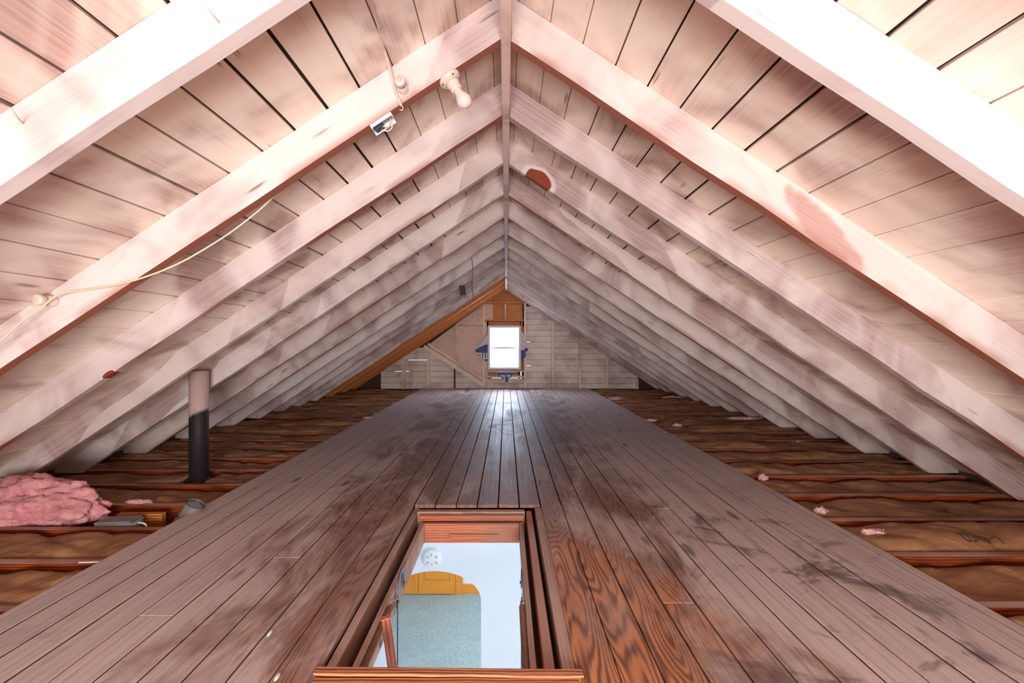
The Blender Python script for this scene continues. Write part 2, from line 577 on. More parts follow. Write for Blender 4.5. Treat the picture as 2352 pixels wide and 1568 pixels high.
XE = 3.55
bm = bmesh.new()
th = 0.024
vs = []
for y in (YN - 0.03, YG + 0.16):
    vs.append([bm.verts.new((x, y, z)) for x, z in
               ((-XE - .06, roof_z(XE + .06, -1) + th), (0, roof_z(0, -1) + th + 0.004), (XE + .06, roof_z(XE + .06, 1) + th),
                (XE + .06, roof_z(XE + .06, 1) + th + .03), (0, roof_z(0, -1) + th + .035), (-XE - .06, roof_z(XE + .06, -1) + th + .03))])
n = 6
for i in range(n):
    bm.faces.new((vs[0][i], vs[0][(i + 1) % n], vs[1][(i + 1) % n], vs[1][i]))
bm.faces.new(vs[0][::-1])
bm.faces.new(vs[1])
bmesh.ops.recalc_face_normals(bm, faces=bm.faces)
ceiling = mesh_obj('ceiling', bm, M['felt'])
tag(ceiling, 'sloping attic ceiling of white sprayed boards and rafters', 'ceiling', kind='structure')

all_y = RAFT_BACK + RAFT_Y
for side in (-1, 1):
    first, step = (-0.182, 0.1232) if side < 0 else (0.655 - 4 * 0.1222, 0.1222)
    x0 = abs(first)
    edges = [0.012, ]
    e = x0
    while e - step > 0.03: e -= step
    while e < XE:
        edges.append(e)
        e += step
    edges.append(XE)
    for a, b in zip(edges[:-1], edges[1:]):
        if b - a < 0.02: continue
        # board lengths break on rafters
        inner = [y for y in all_y if 0.8 < y < 9.0]
        cuts = sorted(rng.sample(inner, 2))
        if cuts[1] - cuts[0] < 1.0: cuts = [cuts[0]]
        ys = [YN] + [c + RT / 2 for c in cuts] + [YG + 0.12]
        gap = rng.choice((0.004, 0.005, 0.007, 0.009, 0.011, 0.013) if side < 0 else (0.003, 0.004, 0.005, 0.006, 0.008, 0.013))
        if b > 2.0: gap = rng.choice((0.002, 0.003, 0.004))
        w = (b - a) / CA - gap
        xm = (a + b) / 2
        prou = rng.uniform(-0.0015, 0.0015)
        for y0, y1 in zip(ys[:-1], ys[1:]):
            z = roof_z(xm, side)
            ctr = Vector((side * xm, (y0 + y1) / 2, z)) + Vector((side * SA, 0, CA)) * (0.010 + prou)
            # local X along the ridge, local Y down the slope
            rot = Matrix(((0, -side * CA, side * SA), (1, 0, 0), (0, SA, CA))) if side < 0 else Matrix(((0, -CA, SA), (1, 0, 0), (0, SA, CA)))
            if side < 0:
                rot = Matrix(((0, CA, -SA), (1, 0, 0), (0, SA, CA)))
                rot = Matrix(((0, -CA, -SA), (1, 0, 0), (0, -SA, CA)))
            box('plank', ctr, (y1 - y0 - 0.003, w, 0.02), M['sheathing'], ceiling, rot, 0.0018)


def rafter(y, side, mat, drop=0.0, seed=0, label=None):
    L = (ZR + DR[side] - ZJ) / SA
    q = Matrix(((side * CA, 0, side * SA), (0, 1, 0), (-SA, 0, CA)))
    r = random.Random(seed)
    # outline in (along, up) with a slightly uneven lower edge
    low = []
    nseg = 14
    for i in range(nseg + 1):
        s = L * i / nseg
        low.append((s, 0.003 * math.sin(s * 2.1 + r.random() * 6) + r.uniform(-0.0015, 0.0015) if 0 < i < nseg else 0.0))
    up = [(L + RD / math.tan(ANG), RD - 0.0005), (-RD / CA * SA, RD - 0.0005)]
    poly = low + up
    bmx = bmesh.new()
    if side < 0: pass
    f = [bmx.verts.new((s, -RT / 2, u)) for s, u in poly]
    k = [bmx.verts.new((s, RT / 2, u)) for s, u in poly]
    bmx.faces.new(f)
    bmx.faces.new(k[::-1])
    m = len(poly)
    for i in range(m):
        bmx.faces.new((f[i], k[i], k[(i + 1) % m], f[(i + 1) % m]))
    bmesh.ops.recalc_face_normals(bmx, faces=bmx.faces)
    o = mesh_obj('rafter', bmx, mat)
    if side > 0:
        o.rotation_euler = q.to_euler()
        o.location = (0.019, y + RT / 2, ZR + DR[1])
    else:
        # turn half round so that the board still runs down its slope
        q = Matrix(((-CA, 0, -SA), (0, -1, 0), (-SA, 0, CA)))
        o.rotation_euler = q.to_euler()
        o.location = (-0.019, y + RT / 2, ZR + DR[-1])
    adopt(o, ceiling)
    if label: o['label'] = label
    return o


for i, y in enumerate(RAFT_BACK): 
    for s in (-1, 1): rafter(y, s, M['rafter'], seed=200 + i * 2 + s)
for i, y in enumerate(RAFT_Y):
    k = i - 1
    # left
    m, lab = M['rafter_clean'] if k < 0 else M['rafter'], None
    if k == 0: m, lab = M['rafter_red'], 'white sprayed rafter with a reddish bare underside'
    if k == 1: m = M['rafter_notch']
    if k >= 11: m, lab = M['orange'], 'bare orange rafter without paint'
    rafter(y, -1, m, seed=i * 2, label=lab)
    m, lab = M['rafter_clean'] if k < 0 else M['rafter'], None
    if k == 0: m, lab = M['rafter_rosy'], 'white sprayed rafter with a bare underside and a rosy patch'
    if k == 2: m, lab = M['rafter_patch'], 'sprayed rafter with a bare red patch near the ridge'
    rafter(y, 1, m, seed=i * 2 + 1, label=lab)

# ridge board, in four lengths
zs = ZR - 0.012
for y0, y1 in ((YN, 2.30), (2.30, 5.41), (5.41, 7.79), (7.79, YG + 0.05)):
    dz = {2.30: 0, 5.41: 0.006, 7.79: 0.0}.get(y1, -0.02)
    box('ridge_beam', (-0.002, (y0 + y1) / 2, zs + dz + 0.10), (y1 - y0 - 0.002, 0.038, 0.2), M['ridge'], ceiling, (0, 0, R90), 0.002)

# ------------------------------------------------------------------ attic floor: slab, joists, boards
HX0, HX1, HY0, HY1 = -0.56, 0.215, 1.36, 2.745       # opening of the hatch in the boards
bm = bmesh.new()
zs0, zs1 = -0.178, -0.156
OX0, OX1, OY0, OY1 = -0.497, 0.098, 1.385, 2.625
for (x0, x1, y0, y1) in ((-XE, OX0, YN, YG + .1), (OX1, XE, YN, YG + .1), (OX0, OX1, YN, OY0), (OX0, OX1, OY1, YG + .1)):
    add_box(bm, ((x0 + x1) / 2, (y0 + y1) / 2, (zs0 + zs1) / 2), (x1 - x0, y1 - y0, zs1 - zs0))
floor = mesh_obj('floor', bm, M['plaster'])
floor.data.materials.append(M['plaster_dark'])
for p_ in floor.data.polygons:
    if p_.normal.z > 0.5: p_.material_index = 1
tag(floor, 'worn brown plank floor running down the middle of the attic', 'floor', kind='structure')

LJ = [0.95, 1.32, 1.69, 2.06, 2.43, 2.80, 3.19, 3.56, 3.92, 4.28]
while LJ[-1] + 0.372 < 9.7: LJ.append(LJ[-1] + 0.372)
RJ = [0.88, 1.30, 1.716, 2.13, 2.557, 2.98, 3.40, 3.82]
while RJ[-1] + 0.415 < 9.7: RJ.append(RJ[-1] + 0.415)
JH, JT = 0.134, 0.040
FX0, FX1 = -1.83, 1.79
for ys, sgn, fx in ((LJ, -1, -FX0), (RJ, 1, FX1)):
    for y in ys:
        a, b = fx - 0.16, 3.46
        box('joist', (sgn * (a + b) / 2, y + JT / 2, ZJ - JH / 2), (b - a, JT, JH), M['joist'], floor, None, 0.002)
# eave blocking at the outer walls
for sgn in (-1, 1):
    box('eave_board', (sgn * 3.50, (YN + YG) / 2, -0.07), (YG - YN + 0.1, 0.03, 0.168), M['eave'], floor, (0, 0, R90), 0.002)

PT = 0.02
PS = 0.1276
lines = [-0.049 + PS * k for k in range(-14, 15)]
lines = [FX0] + [l for l in lines if FX0 + 0.03 < l < FX1 - 0.03] + [FX1]
fixed = {}     # joints that the photograph shows, as {row start index: [Y...]}


def row_of(x):
    for i in range(len(lines) - 1):
        if lines[i] <= x < lines[i + 1]: return i
    return 0


for jx, jy in ((1140, 957), (1204, 946), (1240, 998), (1100, 1022), (1375, 1037), (1310, 1040), (1560, 1385), (1300, 1012), (1230, 1065), (640, 1280), (330, 1415), (860, 1020), (1060, 930), (1400, 945), (1470, 955)):
    Yj = 1019.2 / (jy - CY)
    fixed.setdefault(row_of((jx - CX) * Yj / F), []).append(Yj)
for i in range(len(lines) - 1):
    a, b = lines[i], lines[i + 1]
    cuts = sorted(fixed.get(i, []))
    if not cuts:
        cuts = [rng.uniform(2.6, 7.5)]
    if rng.random() < 0.6:
        c = rng.uniform(5.5, 9.0)
        if all(abs(c - q) > 0.8 for q in cuts): cuts = sorted(cuts + [c])
    ys = [YN] + cuts + [YG - 0.02]
    spans = list(zip(ys[:-1], ys[1:]))
    out = []
    for (y0, y1) in spans:
        # leave the hatch open
        if a < HX1 - 0.01 and b > HX0 + 0.01:
            if y0 < HY0 and y1 > HY0 - 0.16: 
                out.append((y0, HY0 - 0.165))
                if y1 > HY1: out.append((HY1, y1))
                continue
            if y0 >= HY0 - 0.16 and y0 < HY1:
                if y1 > HY1: out.append((HY1, y1))
                continue
        out.append((y0, y1))
    for y0, y1 in out:
        if y1 - y0 < 0.02: continue
        aa, bb = a, b
        if a < HX1 < b and y0 < HY1 and y1 <= HY1: pass
        gap = rng.choice((0.005, 0.006, 0.007, 0.009))
        if y0 >= HY1 - 0.001 and a < HX1 < b and False: pass
        box('plank', ((aa + bb) / 2, (y0 + y1) / 2, -PT / 2 + rng.uniform(-0.0012, 0.0012)), (y1 - y0 - 0.0012, bb - aa - gap, PT), M['floor'], floor, (0, 0, R90), 0.0022)
# filler strips where the hatch is cut along a board
kx = row_of(HX0)
if lines[kx] < HX0 - 0.012:
    box('plank', ((lines[kx] + HX0) / 2, (HY0 - .165 + HY1) / 2, -PT / 2), (HY1 - HY0 + .163, HX0 - lines[kx] - 0.002, PT), M['floor'], floor, (0, 0, R90), 0.0012)
kx = row_of(HX1)
if lines[kx + 1] > HX1 + 0.012:
    box('plank', ((lines[kx + 1] + HX1) / 2, (HY0 - .165 + HY1) / 2, -PT / 2), (HY1 - HY0 + .163, lines[kx + 1] - HX1 - 0.002, PT), M['floor'], floor, (0, 0, R90), 0.0012)

# ------------------------------------------------------------------ attic hatch with its ladder frame
hatch = empty('attic_hatch', (-0.2, 2.0, -0.178))
tag(hatch, 'open attic hatch with wooden frame, springs and metal arms in the plank floor', 'hatch')
ymid, ylen = (HY0 + HY1) / 2, HY1 - HY0
# trimmers and headers that carry the floor round the opening
box('trimmer', (-0.544, ymid, -0.088), (ylen + .06, 0.030, 0.134), M['hatch_dusty'], hatch, (0, 0, R90), 0.002)
box('trimmer', (0.135, ymid, -0.093), (ylen - 0.02, 0.034, 0.122), M['hatch_wood'], hatch, (0, 0, R90), 0.002)
box('trimmer', (0.192, ymid, -0.083), (ylen - 0.02, 0.042, 0.144), M['hatch_dusty'], hatch, (0, 0, R90), 0.002)
box('header', (-0.21, 2.712, -0.088), (0.64, 0.040, 0.132), M['hatch_dusty'], hatch, None, 0.002)
box('header', (-0.205, 2.672, -0.092), (0.615, 0.022, 0.118), M['hatch_wood'], hatch, None, 0.002)
# the narrow frame of the folding ladder
fz, fh = -0.112, 0.110
box('frame_side', (-0.484, 2.0, fz), (1.25, 0.024, fh), M['hatch_dusty'], hatch, (0, 0, R90), 0.002)
box('frame_side', (0.086, 2.0, fz), (1.25, 0.022, fh), M['hatch_dusty'], hatch, (0, 0, R90), 0.002)
fe = box('frame_end', (-0.199, 2.612, fz), (0.545, 0.024, fh), M['hatch_wood'], hatch, None, 0.002)
box('cleat', (-0.185, 2.595, -0.128), (0.28, 0.010, 0.026), M['hatch_wood'], fe, None, 0.002)
box('frame_end', (-0.199, 1.398, fz), (0.545, 0.024, fh), M['hatch_wood'], hatch, None, 0.002)
# the board across the near end of the opening
cb = box('cross_board', (-0.172, 1.346, -0.006), (0.80, 0.028, 0.026), M['cross'], hatch, (0, 0, math.radians(-0.8)), 0.002)
box('cross_board', (-0.172, 1.262, -0.012), (0.80, 0.135, 0.022), M['cross'], hatch, None, 0.002)


def spring(name, x, y0, y1, z, r, turns, parent):
    pts = []
    n = turns * 8
    for i in range(n + 1):
        a = 2 * math.pi * i / 8
        pts.append((x + r * math.cos(a), y0 + (y1 - y0) * i / n, z + r * math.sin(a)))
    return tube(name, pts, 0.0028, M['rust'], parent, 5)


for x, s in ((-0.458, 1), (0.063, -1)):
    sp = spring('spring', x, 1.425, 1.80, -0.066, 0.0105, 60, hatch)
    tube('hook', [(x, 1.80, -0.066), (x, 1.84, -0.07), (x + s * -0.004, 1.87, -0.085), (x, 1.90, -0.09)], 0.003, M['dark_steel'], sp, 6)
    tube('hook', [(x, 1.425, -0.066), (x, 1.41, -0.066)], 0.003, M['dark_steel'], sp, 6)
    # flat curved bracket screwed to the inside of the frame
    xb = x + s * -0.004
    path = smooth_path([(xb, 1.915, -0.135), (xb, 1.925, -0.08), (xb, 1.955, -0.037), (xb, 2.0, -0.024), (xb, 2.035, -0.045), (xb, 2.045, -0.085), (xb, 2.045, -0.12)], 5)
    bmb = bmesh.new()
    rings = []
    for i, p in enumerate(path):
        a, b = path[max(i - 1, 0)], path[min(i + 1, len(path) - 1)]
        tdir = (b - a).normalized()
        nrm = Vector((0, -tdir.z, tdir.y))
        hw = 0.0105
        rings.append([bmb.verts.new(p + nrm * u * hw + Vector((w * 0.002, 0, 0))) for u, w in ((-1, -1), (1, -1), (1, 1), (-1, 1))])
    for i in range(len(rings) - 1):
        for k in range(4):
            bmb.faces.new((rings[i][k], rings[i][(k + 1) % 4], rings[i + 1][(k + 1) % 4], rings[i + 1][k]))
    bmb.faces.new(rings[0][::-1])
    bmb.faces.new(rings[-1])
    bmesh.ops.recalc_face_normals(bmb, faces=bmb.faces)
    br = mesh_obj('bracket', bmb, M['strap'], hatch)
    lathe('rivet', [(0.009, 0), (0.009, 0.003), (0.005, 0.006)], M['rust'], br, (xb + s * 0.002, 1.918, -0.118), (s, 0, 0), 10)
    lathe('rivet', [(0.006, 0), (0.006, 0.003), (0.003, 0.005)], M['rust'], br, (xb + s * 0.002, 2.045, -0.10), (s, 0, 0), 10)
    box('arm', (xb + s * 0.004, 1.908, -0.56), (0.9, 0.011, 0.004), M['strap'], hatch, (0, R90, 0), 0.0)
# handrail of the ladder, leaning down into the room below
p0, p1 = Vector((-0.437, 1.640, -0.012)), Vector((-0.437, 1.98, -0.88))
d = (p1 - p0)
q = Vector((1, 0, 0)).rotation_difference(d.normalized())
box('handrail', (p0 + p1) / 2, (d.length, 0.020, 0.036), M['rail'], hatch, q.to_euler(), 0.004)

# ------------------------------------------------------------------ far gable wall
wall = empty('wall_back', (0, YG, 0))
tag(wall, 'far gable wall of horizontal boards, studs and panels round a small window', 'wall', kind='structure')
GP = YG / F


def gx(x): return (x - CX) * GP
def gz(y): return H0 + (CY - y) * GP


WX0, WX1, WZ0, WZ1 = gx(1121), gx(1196), gz(848), gz(748)
# outer cladding with a few open cracks in it
slits = [(1203, 1219, 838, 840.2), (1210, 1218, 784.5, 786.5), (937, 980, 826, 828), (906, 925, 852, 853.6), (930, 939, 852, 853.6), (1165, 1207, 684.5, 687.5), (1206, 1217, 703, 705), (1196, 1197.8, 853, 870), (1130, 1190, 867, 868.4)]
bm = bmesh.new()
xs = sorted({-3.7, 3.7, WX0, WX1, *[gx(s[0]) for s in slits], *[gx(s[1]) for s in slits]})
zz = sorted({-0.3, 2.6, WZ0, WZ1, *[gz(s[2]) for s in slits], *[gz(s[3]) for s in slits]})
for i in range(len(xs) - 1):
    for j in range(len(zz) - 1):
        cx_, cz_ = (xs[i] + xs[i + 1]) / 2, (zz[j] + zz[j + 1]) / 2
        if WX0 < cx_ < WX1 and WZ0 < cz_ < WZ1: continue
        if any(gx(s[0]) < cx_ < gx(s[1]) and gz(s[3]) < cz_ < gz(s[2]) for s in slits): continue
        fv = [bm.verts.new((x, YG + 0.055, z)) for x, z in ((xs[i], zz[j]), (xs[i + 1], zz[j]), (xs[i + 1], zz[j + 1]), (xs[i], zz[j + 1]))]
        bm.faces.new(fv)
bmesh.ops.remove_doubles(bm, verts=bm.verts, dist=1e-5)
r = bmesh.ops.extrude_face_region(bm, geom=list(bm.faces))
bmesh.ops.translate(bm, verts=[v for v in r['geom'] if isinstance(v, bmesh.types.BMVert)], vec=(0, 0.02, 0))
bmesh.ops.recalc_face_normals(bm, faces=bm.faces)
mesh_obj('siding', bm, M['eave'], wall)


def roofline_x(z, side):       # outer |x| where the sheathing comes down at height z
    return (ZR + DR[side] + RD / CA - z) / PITCH + 0.019


# horizontal boards, right of the window
rows_y = [703, 718, 732, 745, 758.5, 771.5, 785, 799, 813, 826, 839.5, 853.5, 867.5, 881, 893]


def gable_board(x0, x1, y0, y1, mat=None, name='plank'):
    a, b, c, e = gx(x0), gx(x1), gz(y1), gz(y0)
    return box(name, ((a + b) / 2, YG + 0.032, (c + e) / 2 - 0.001), (b - a, 0.022, e - c - 0.004), mat or M['gable_plank'], wall, None, 0.002)


for y0, y1 in zip(rows_y[:-1], rows_y[1:]):
    ztop = gz(y0)
    xr = min(gx(1466), roofline_x(ztop, 1) - 0.02)
    cut = [gx(1205)]
    mid = rng.choice((1269, 1331, 1393))
    if xr > gx(mid) + 0.1: cut.append(gx(mid))
    cut.append(xr)
    for a, b in zip(cut[:-1], cut[1:]):
        zc = (gz(y0) + gz(y1)) / 2
        h = gz(y0) - gz(y1)
        o = box('plank', ((a + b) / 2, YG + 0.032 + rng.uniform(-0.002, 0.002), zc), (b - a - 0.002, 0.022, h - 0.005), M['gable_plank'], wall, None, 0.002)
# left lower boards
rows_l = [798, 812, 826.8, 840, 852.7, 866, 879, 893]
for y0, y1 in zip(rows_l[:-1], rows_l[1:]):
    xl = -(roofline_x(gz(y0), -1) - 0.02)
    xl = max(xl, gx(874))
    for a, b in ((xl, gx(985)), (gx(985), gx(1046)), (gx(1046), gx(1120))):
        if b - a < 0.03: continue
        zc, h = (gz(y0) + gz(y1)) / 2, gz(y0) - gz(y1)
        box('plank', ((a + b) / 2, YG + 0.032 + rng.uniform(-0.002, 0.002), zc), (b - a - 0.002, 0.022, h - 0.005), M['gable_plank'], wall, None, 0.002)
# boards under the window
for y0, y1 in ((862, 867.5), (868.5, 881), (881.5, 893)):
    gable_board(1113, 1205, y0, y1)


def panel(name, pts, mat, y0=YG + 0.012, y1=YG + 0.024):
    return prism(name, [(gx(x), gz(y)) for x, y in pts], y0, y1, mat, wall)


# particle-board panels left of and above the window
panel('panel', [(1048, 747), (1048, 836), (982, 793), (1044, 747)], M['osb_paint'])
panel('panel', [(1051, 747), (1110, 747), (1110, 876), (1051, 838)], M['osb_paint'])
panel('panel', [(1046, 744), (1110, 700), (1110, 744)], M['osb_paint'])
panel('panel', [(1113, 698), (1132, 698), (1132, 734), (1113, 734)], M['osb_paint'])
panel('panel', [(1132, 698), (1160, 698), (1160, 734), (1132, 734)], M['osb'])
panel('panel', [(1162, 698), (1200, 698), (1200, 734), (1162, 734)], M['osb'])
panel('panel', [(1113, 738), (1205, 738), (1205, 749), (1113, 749)], M['osb'], YG + 0.026, YG + 0.036)
panel('panel', [(1116, 738), (1122, 738), (1122, 850), (1116, 850)], M['osb'], YG + 0.026, YG + 0.036)
panel('panel', [(1195, 738), (1205, 738), (1205, 850), (1195, 850)], M['osb'], YG + 0.026, YG + 0.036)
panel('panel', [(1118, 853), (1190, 853), (1190, 862), (1118, 862)], M['osb'], YG + 0.026, YG + 0.036)
panel('panel', [(1112, 698), (1112, 694), (1163, 662), (1205, 690), (1205, 698)], M['osb'], YG + 0.026, YG + 0.036)
# studs and plates
SD = 0.088


def stud(x0, x1, y0, y1, mat=None, name='stud', dep=SD, yy=YG + 0.010):
    a, b, c, e = gx(x0), gx(x1), gz(y1), gz(y0)
    if e - c >= b - a:
        return box(name, ((a + b) / 2, yy - dep / 2, (c + e) / 2), (e - c, dep, b - a), mat or M['stud'], wall, (0, R90, 0), 0.002)
    return box(name, ((a + b) / 2, yy - dep / 2, (c + e) / 2), (b - a, dep, e - c), mat or M['stud'], wall, None, 0.002)


stud(1109.5, 1113.8, 698, 890)
stud(1203.5, 1208, 696, 893)
stud(1110, 1207, 692.5, 697.5, M['osb'], 'plate')
stud(1114.5, 1203, 734, 737.5, M['osb'], 'header')
stud(1159, 1162.5, 698, 733.5)
stud(1114.5, 1118, 738.5, 849)
stud(1196.5, 1200, 738.5, 849, M['orange'])
stud(1114.5, 1203, 849.5, 853, None, 'sill_plate')
stud(1046.8, 1051.2, 744, 842)
stud(1051.5, 1109, 743.8, 746.4, None, 'blocking')
stud(1266.5, 1271.5, 738, 893)
stud(1329, 1333.5, 778, 893)
stud(1391, 1395.5, 818, 893)
stud(1160, 1163, 876, 893)
stud(925, 930, 834, 893)
stud(982.5, 987.5, 812, 893)
stud(1043.5, 1046, 843, 893, M['eave'])
stud(958, 992, 809, 812, None, 'blocking')
stud(1461, 1464, 868, 893)
# slanting brace boards that follow an older roof line
for (xa, ya, xb, yb, w, yy) in ((976, 795, 1113, 884.5, 9, 9.80), (984, 789, 1142, 889, 5, 9.85)):
    a = Vector((gx(xa), yy, gz(ya)))
    b = Vector((gx(xb), yy, gz(yb)))
    dd = b - a
    box('brace', (a + b) / 2, (dd.length, 0.05 if yy < 9.82 else 0.03, w * GP), M['stud'], wall, Vector((1, 0, 0)).rotation_difference(dd.normalized()).to_euler(), 0.002)

# window
win = empty('window_1', ((WX0 + WX1) / 2, YG, WZ0))
tag(win, 'small white sash window in the far gable, glaring with daylight', 'window', kind='structure')


def ring(name, x0, x1, z0, z1, wd, y0, y1, parent, mat, wb=None):
    """a rectangular frame with a hole"""
    wb = wb or wd
    bmr = bmesh.new()
    o = [(x0, z0), (x1, z0), (x1, z1), (x0, z1)]
    i = [(x0 + wd, z0 + wb), (x1 - wd, z0 + wb), (x1 - wd, z1 - wd), (x0 + wd, z1 - wd)]
    V = [[bmr.verts.new((x, y, z)) for x, z in pts] for y in (y0, y1) for pts in (o, i)]
    for k in range(4):
        j = (k + 1) % 4
        bmr.faces.new((V[0][k], V[0][j], V[1][j], V[1][k]))
        bmr.faces.new((V[2][k], V[3][k], V[3][j], V[2][j]))
        bmr.faces.new((V[0][k], V[2][k], V[2][j], V[0][j]))
        bmr.faces.new((V[1][k], V[1][j], V[3][j], V[3][k]))
    bmesh.ops.recalc_face_normals(bmr, faces=bmr.faces)
    return mesh_obj(name, bmr, mat, parent)


ring('window_frame', WX0, WX1, WZ0, WZ1, 0.046, YG - 0.10, YG + 0.10, win, M['vinyl'])
zm = gz(797.5)
s1 = ring('sash', WX0 + 0.046, WX1 - 0.046, zm - 0.014, WZ1 - 0.046, 0.046, YG + 0.02, YG + 0.05, win, M['vinyl'])
s2 = ring('sash', WX0 + 0.046, WX1 - 0.046, WZ0 + 0.046, zm + 0.014, 0.046, YG - 0.03, YG + 0.0, win, M['vinyl'], 0.056)
box('pane', ((WX0 + WX1) / 2, YG + 0.035, (zm + WZ1 - .03) / 2), (WX1 - WX0 - 0.12, 0.004, WZ1 - zm - 0.06), M['glass'], s1)
box('pane', ((WX0 + WX1) / 2, YG - 0.015, (zm + WZ0 + .03) / 2), (WX1 - WX0 - 0.12, 0.004, zm - WZ0 - 0.06), M['glass'], s2)
box('latch', ((WX0 + WX1) / 2, YG - 0.035, zm + 0.016), (0.05, 0.02, 0.012), M['vinyl'], s2, None, 0.002)

# torn house wrap round the window
wrap = empty('house_wrap', ((WX0 + WX1) / 2, YG - 0.09, gz(880)))
tag(wrap, 'torn house wrap with blue printed letters sticking out round the small window', 'house wrap')


def c6(p): return (gx(1040 + p[0] / 7.127), gz(680 + p[1] / 7.127))


def flap(name, pts, mat, y, parent, t=0.003):
    return prism(name, [c6(p) for p in pts], y - t, y, mat, parent)


yw = YG - 0.088
fl = flap('wrap_flap', [(590, 620), (500, 690), (420, 800), (365, 885), (385, 920), (430, 960), (500, 1020), (540, 1060), (590, 1065)], M['wrap'], yw, wrap)
flap('lettering', [(365, 885), (420, 845), (550, 785), (585, 800), (585, 925), (385, 920)], M['wrap_blue'], yw - 0.0035, fl, 0.001)
flap('lettering', [(508, 1030), (588, 1030), (588, 1065), (540, 1060)], M['wrap_blue'], yw - 0.0035, fl, 0.001)
flap('lettering', [(484, 925), (498, 925), (498, 1012), (484, 1005)], M['wrap_blue'], yw - 0.0035, fl, 0.001)
flap('lettering', [(528, 925), (545, 925), (545, 1003), (528, 1003)], M['wrap_blue'], yw - 0.0035, fl, 0.001)
flap('lettering', [(568, 925), (584, 925), (584, 1028), (568, 1028)], M['wrap_blue'], yw - 0.0035, fl, 0.001)
flap('lettering', [(425, 952), (455, 952), (455, 975), (445, 970)], M['wrap_blue'], yw - 0.0035, fl, 0.001)
fr = flap('wrap_flap', [(1105, 565), (1180, 630), (1165, 690), (1205, 770), (1228, 850), (1228, 895), (1200, 960), (1160, 1030), (1105, 1075)], M['wrap'], yw, wrap)
flap('lettering', [(1172, 850), (1228, 850), (1228, 895), (1190, 902), (1192, 988), (1125, 1062), (1110, 1060), (1110, 880), (1172, 880)], M['wrap_blue'], yw - 0.0035, fr, 0.001)
fb = flap('wrap_flap', [(700, 1225), (1015, 1225), (950, 1330), (905, 1405), (865, 1405), (800, 1340), (750, 1270)], M['wrap'], yw, wrap)
flap('lettering', [(722, 1245), (1000, 1245), (980, 1282), (745, 1282)], M['wrap_blue'], yw - 0.0035, fb, 0.001)
flap('lettering', [(745, 1282), (772, 1282), (800, 1332), (790, 1332)], M['wrap_blue'], yw - 0.0035, fb, 0.001)
flap('lettering', [(800, 1308), (825, 1308), (830, 1370), (803, 1338)], M['wrap_blue'], yw - 0.0035, fb, 0.001)
flap('lettering', [(856, 1282), (880, 1282), (880, 1400), (858, 1395)], M['wrap_blue'], yw - 0.0035, fb, 0.001)
flap('lettering', [(880, 1312), (912, 1312), (906, 1402), (880, 1402)], M['wrap_blue'], yw - 0.0035, fb, 0.001)
flap('lettering', [(946, 1282), (975, 1282), (945, 1335), (938, 1315)], M['wrap_blue'], yw - 0.0035, fb, 0.001)
flap('clear_film', [(590, 500), (780, 422), (890, 422), (1060, 500)], M['film'], yw, wrap, 0.002)
flap('clear_film', [(590, 505), (590, 618), (420, 800), (380, 870), (500, 680)], M['film'], yw - 0.004, wrap, 0.002)

# ------------------------------------------------------------------ near gable behind the camera
nwall = empty('wall_front', (0, YN, 0))
tag(nwall, 'gable wall at the near end of the attic', 'wall', kind='structure')
bm = bmesh.new()
for (x0, x1, z0, z1) in ((-3.7, -0.85, -.3, 2.6), (0.85, 3.7, -.3, 2.6), (-0.85, 0.85, -.3, 0.10), (-0.85, 0.85, 1.00, 2.6)):
    add_box(bm, ((x0 + x1) / 2, YN - 0.03, (z0 + z1) / 2), (x1 - x0, 0.03, z1 - z0))
mesh_obj('boarding', bm, M['gable_plank'], nwall)
# (the added flash stand-in fills the opening, which is invented for it)

# ------------------------------------------------------------------ rooms under the attic
ZF = H0 - 3.76
ZC = zs0
AY = 3.40                  # wall with the arch
ax0, ax1 = (890 - CX) * AY / F, (1105 - CX) * AY / F
az_top, az_spr = H0 + (CY - 1311) * AY / F, H0 + (CY - 1380) * AY / F
archc, ra, rb = (ax0 + ax1) / 2, (ax1 - ax0) / 2, az_top - az_spr
bm = bmesh.new()
N = 24
arc = [(archc + ra * math.cos(math.pi * k / N), az_spr + rb * math.sin(math.pi * k / N)) for k in range(N + 1)]   # right to left
XL, XR = -2.4, 1.1
for y, flip in ((AY, False), (AY + 0.12, True)):
    def quad(*p):
        v = [bm.verts.new((a, y, b)) for a, b in p]
        bm.faces.new(v)
    quad((XL, ZF), (ax0, ZF), (ax0, az_spr), (XL, az_spr))
    quad((ax1, ZF), (XR, ZF), (XR, az_spr), (ax1, az_spr))
    quad((XL, az_spr), (ax0, az_spr), (ax0, ZC), (XL, ZC))
    quad((ax1, az_spr), (XR, az_spr), (XR, ZC), (ax1, ZC))
    for k in range(N):
        quad(arc[k], arc[k + 1], (arc[k + 1][0], ZC), (arc[k][0], ZC))
bmesh.ops.remove_doubles(bm, verts=bm.verts, dist=1e-5)
prof = [(ax1, ZF)] + arc + [(ax0, ZF)]
for p, q2 in zip(prof[:-1], prof[1:]):
    v = [bm.verts.new(c) for c in ((p[0], AY, p[1]), (q2[0], AY, q2[1]), (q2[0], AY + .12, q2[1]), (p[0], AY + .12, p[1]))]
    bm.faces.new(v)
bmesh.ops.remove_doubles(bm, verts=bm.verts, dist=1e-5)
bmesh.ops.recalc_face_normals(bm, faces=bm.faces)
aw = mesh_obj('wall_hall_back', bm, M['plaster'])
tag(aw, 'white hallway wall with an arched opening below the hatch', 'wall', kind='structure')
YB = 6.80
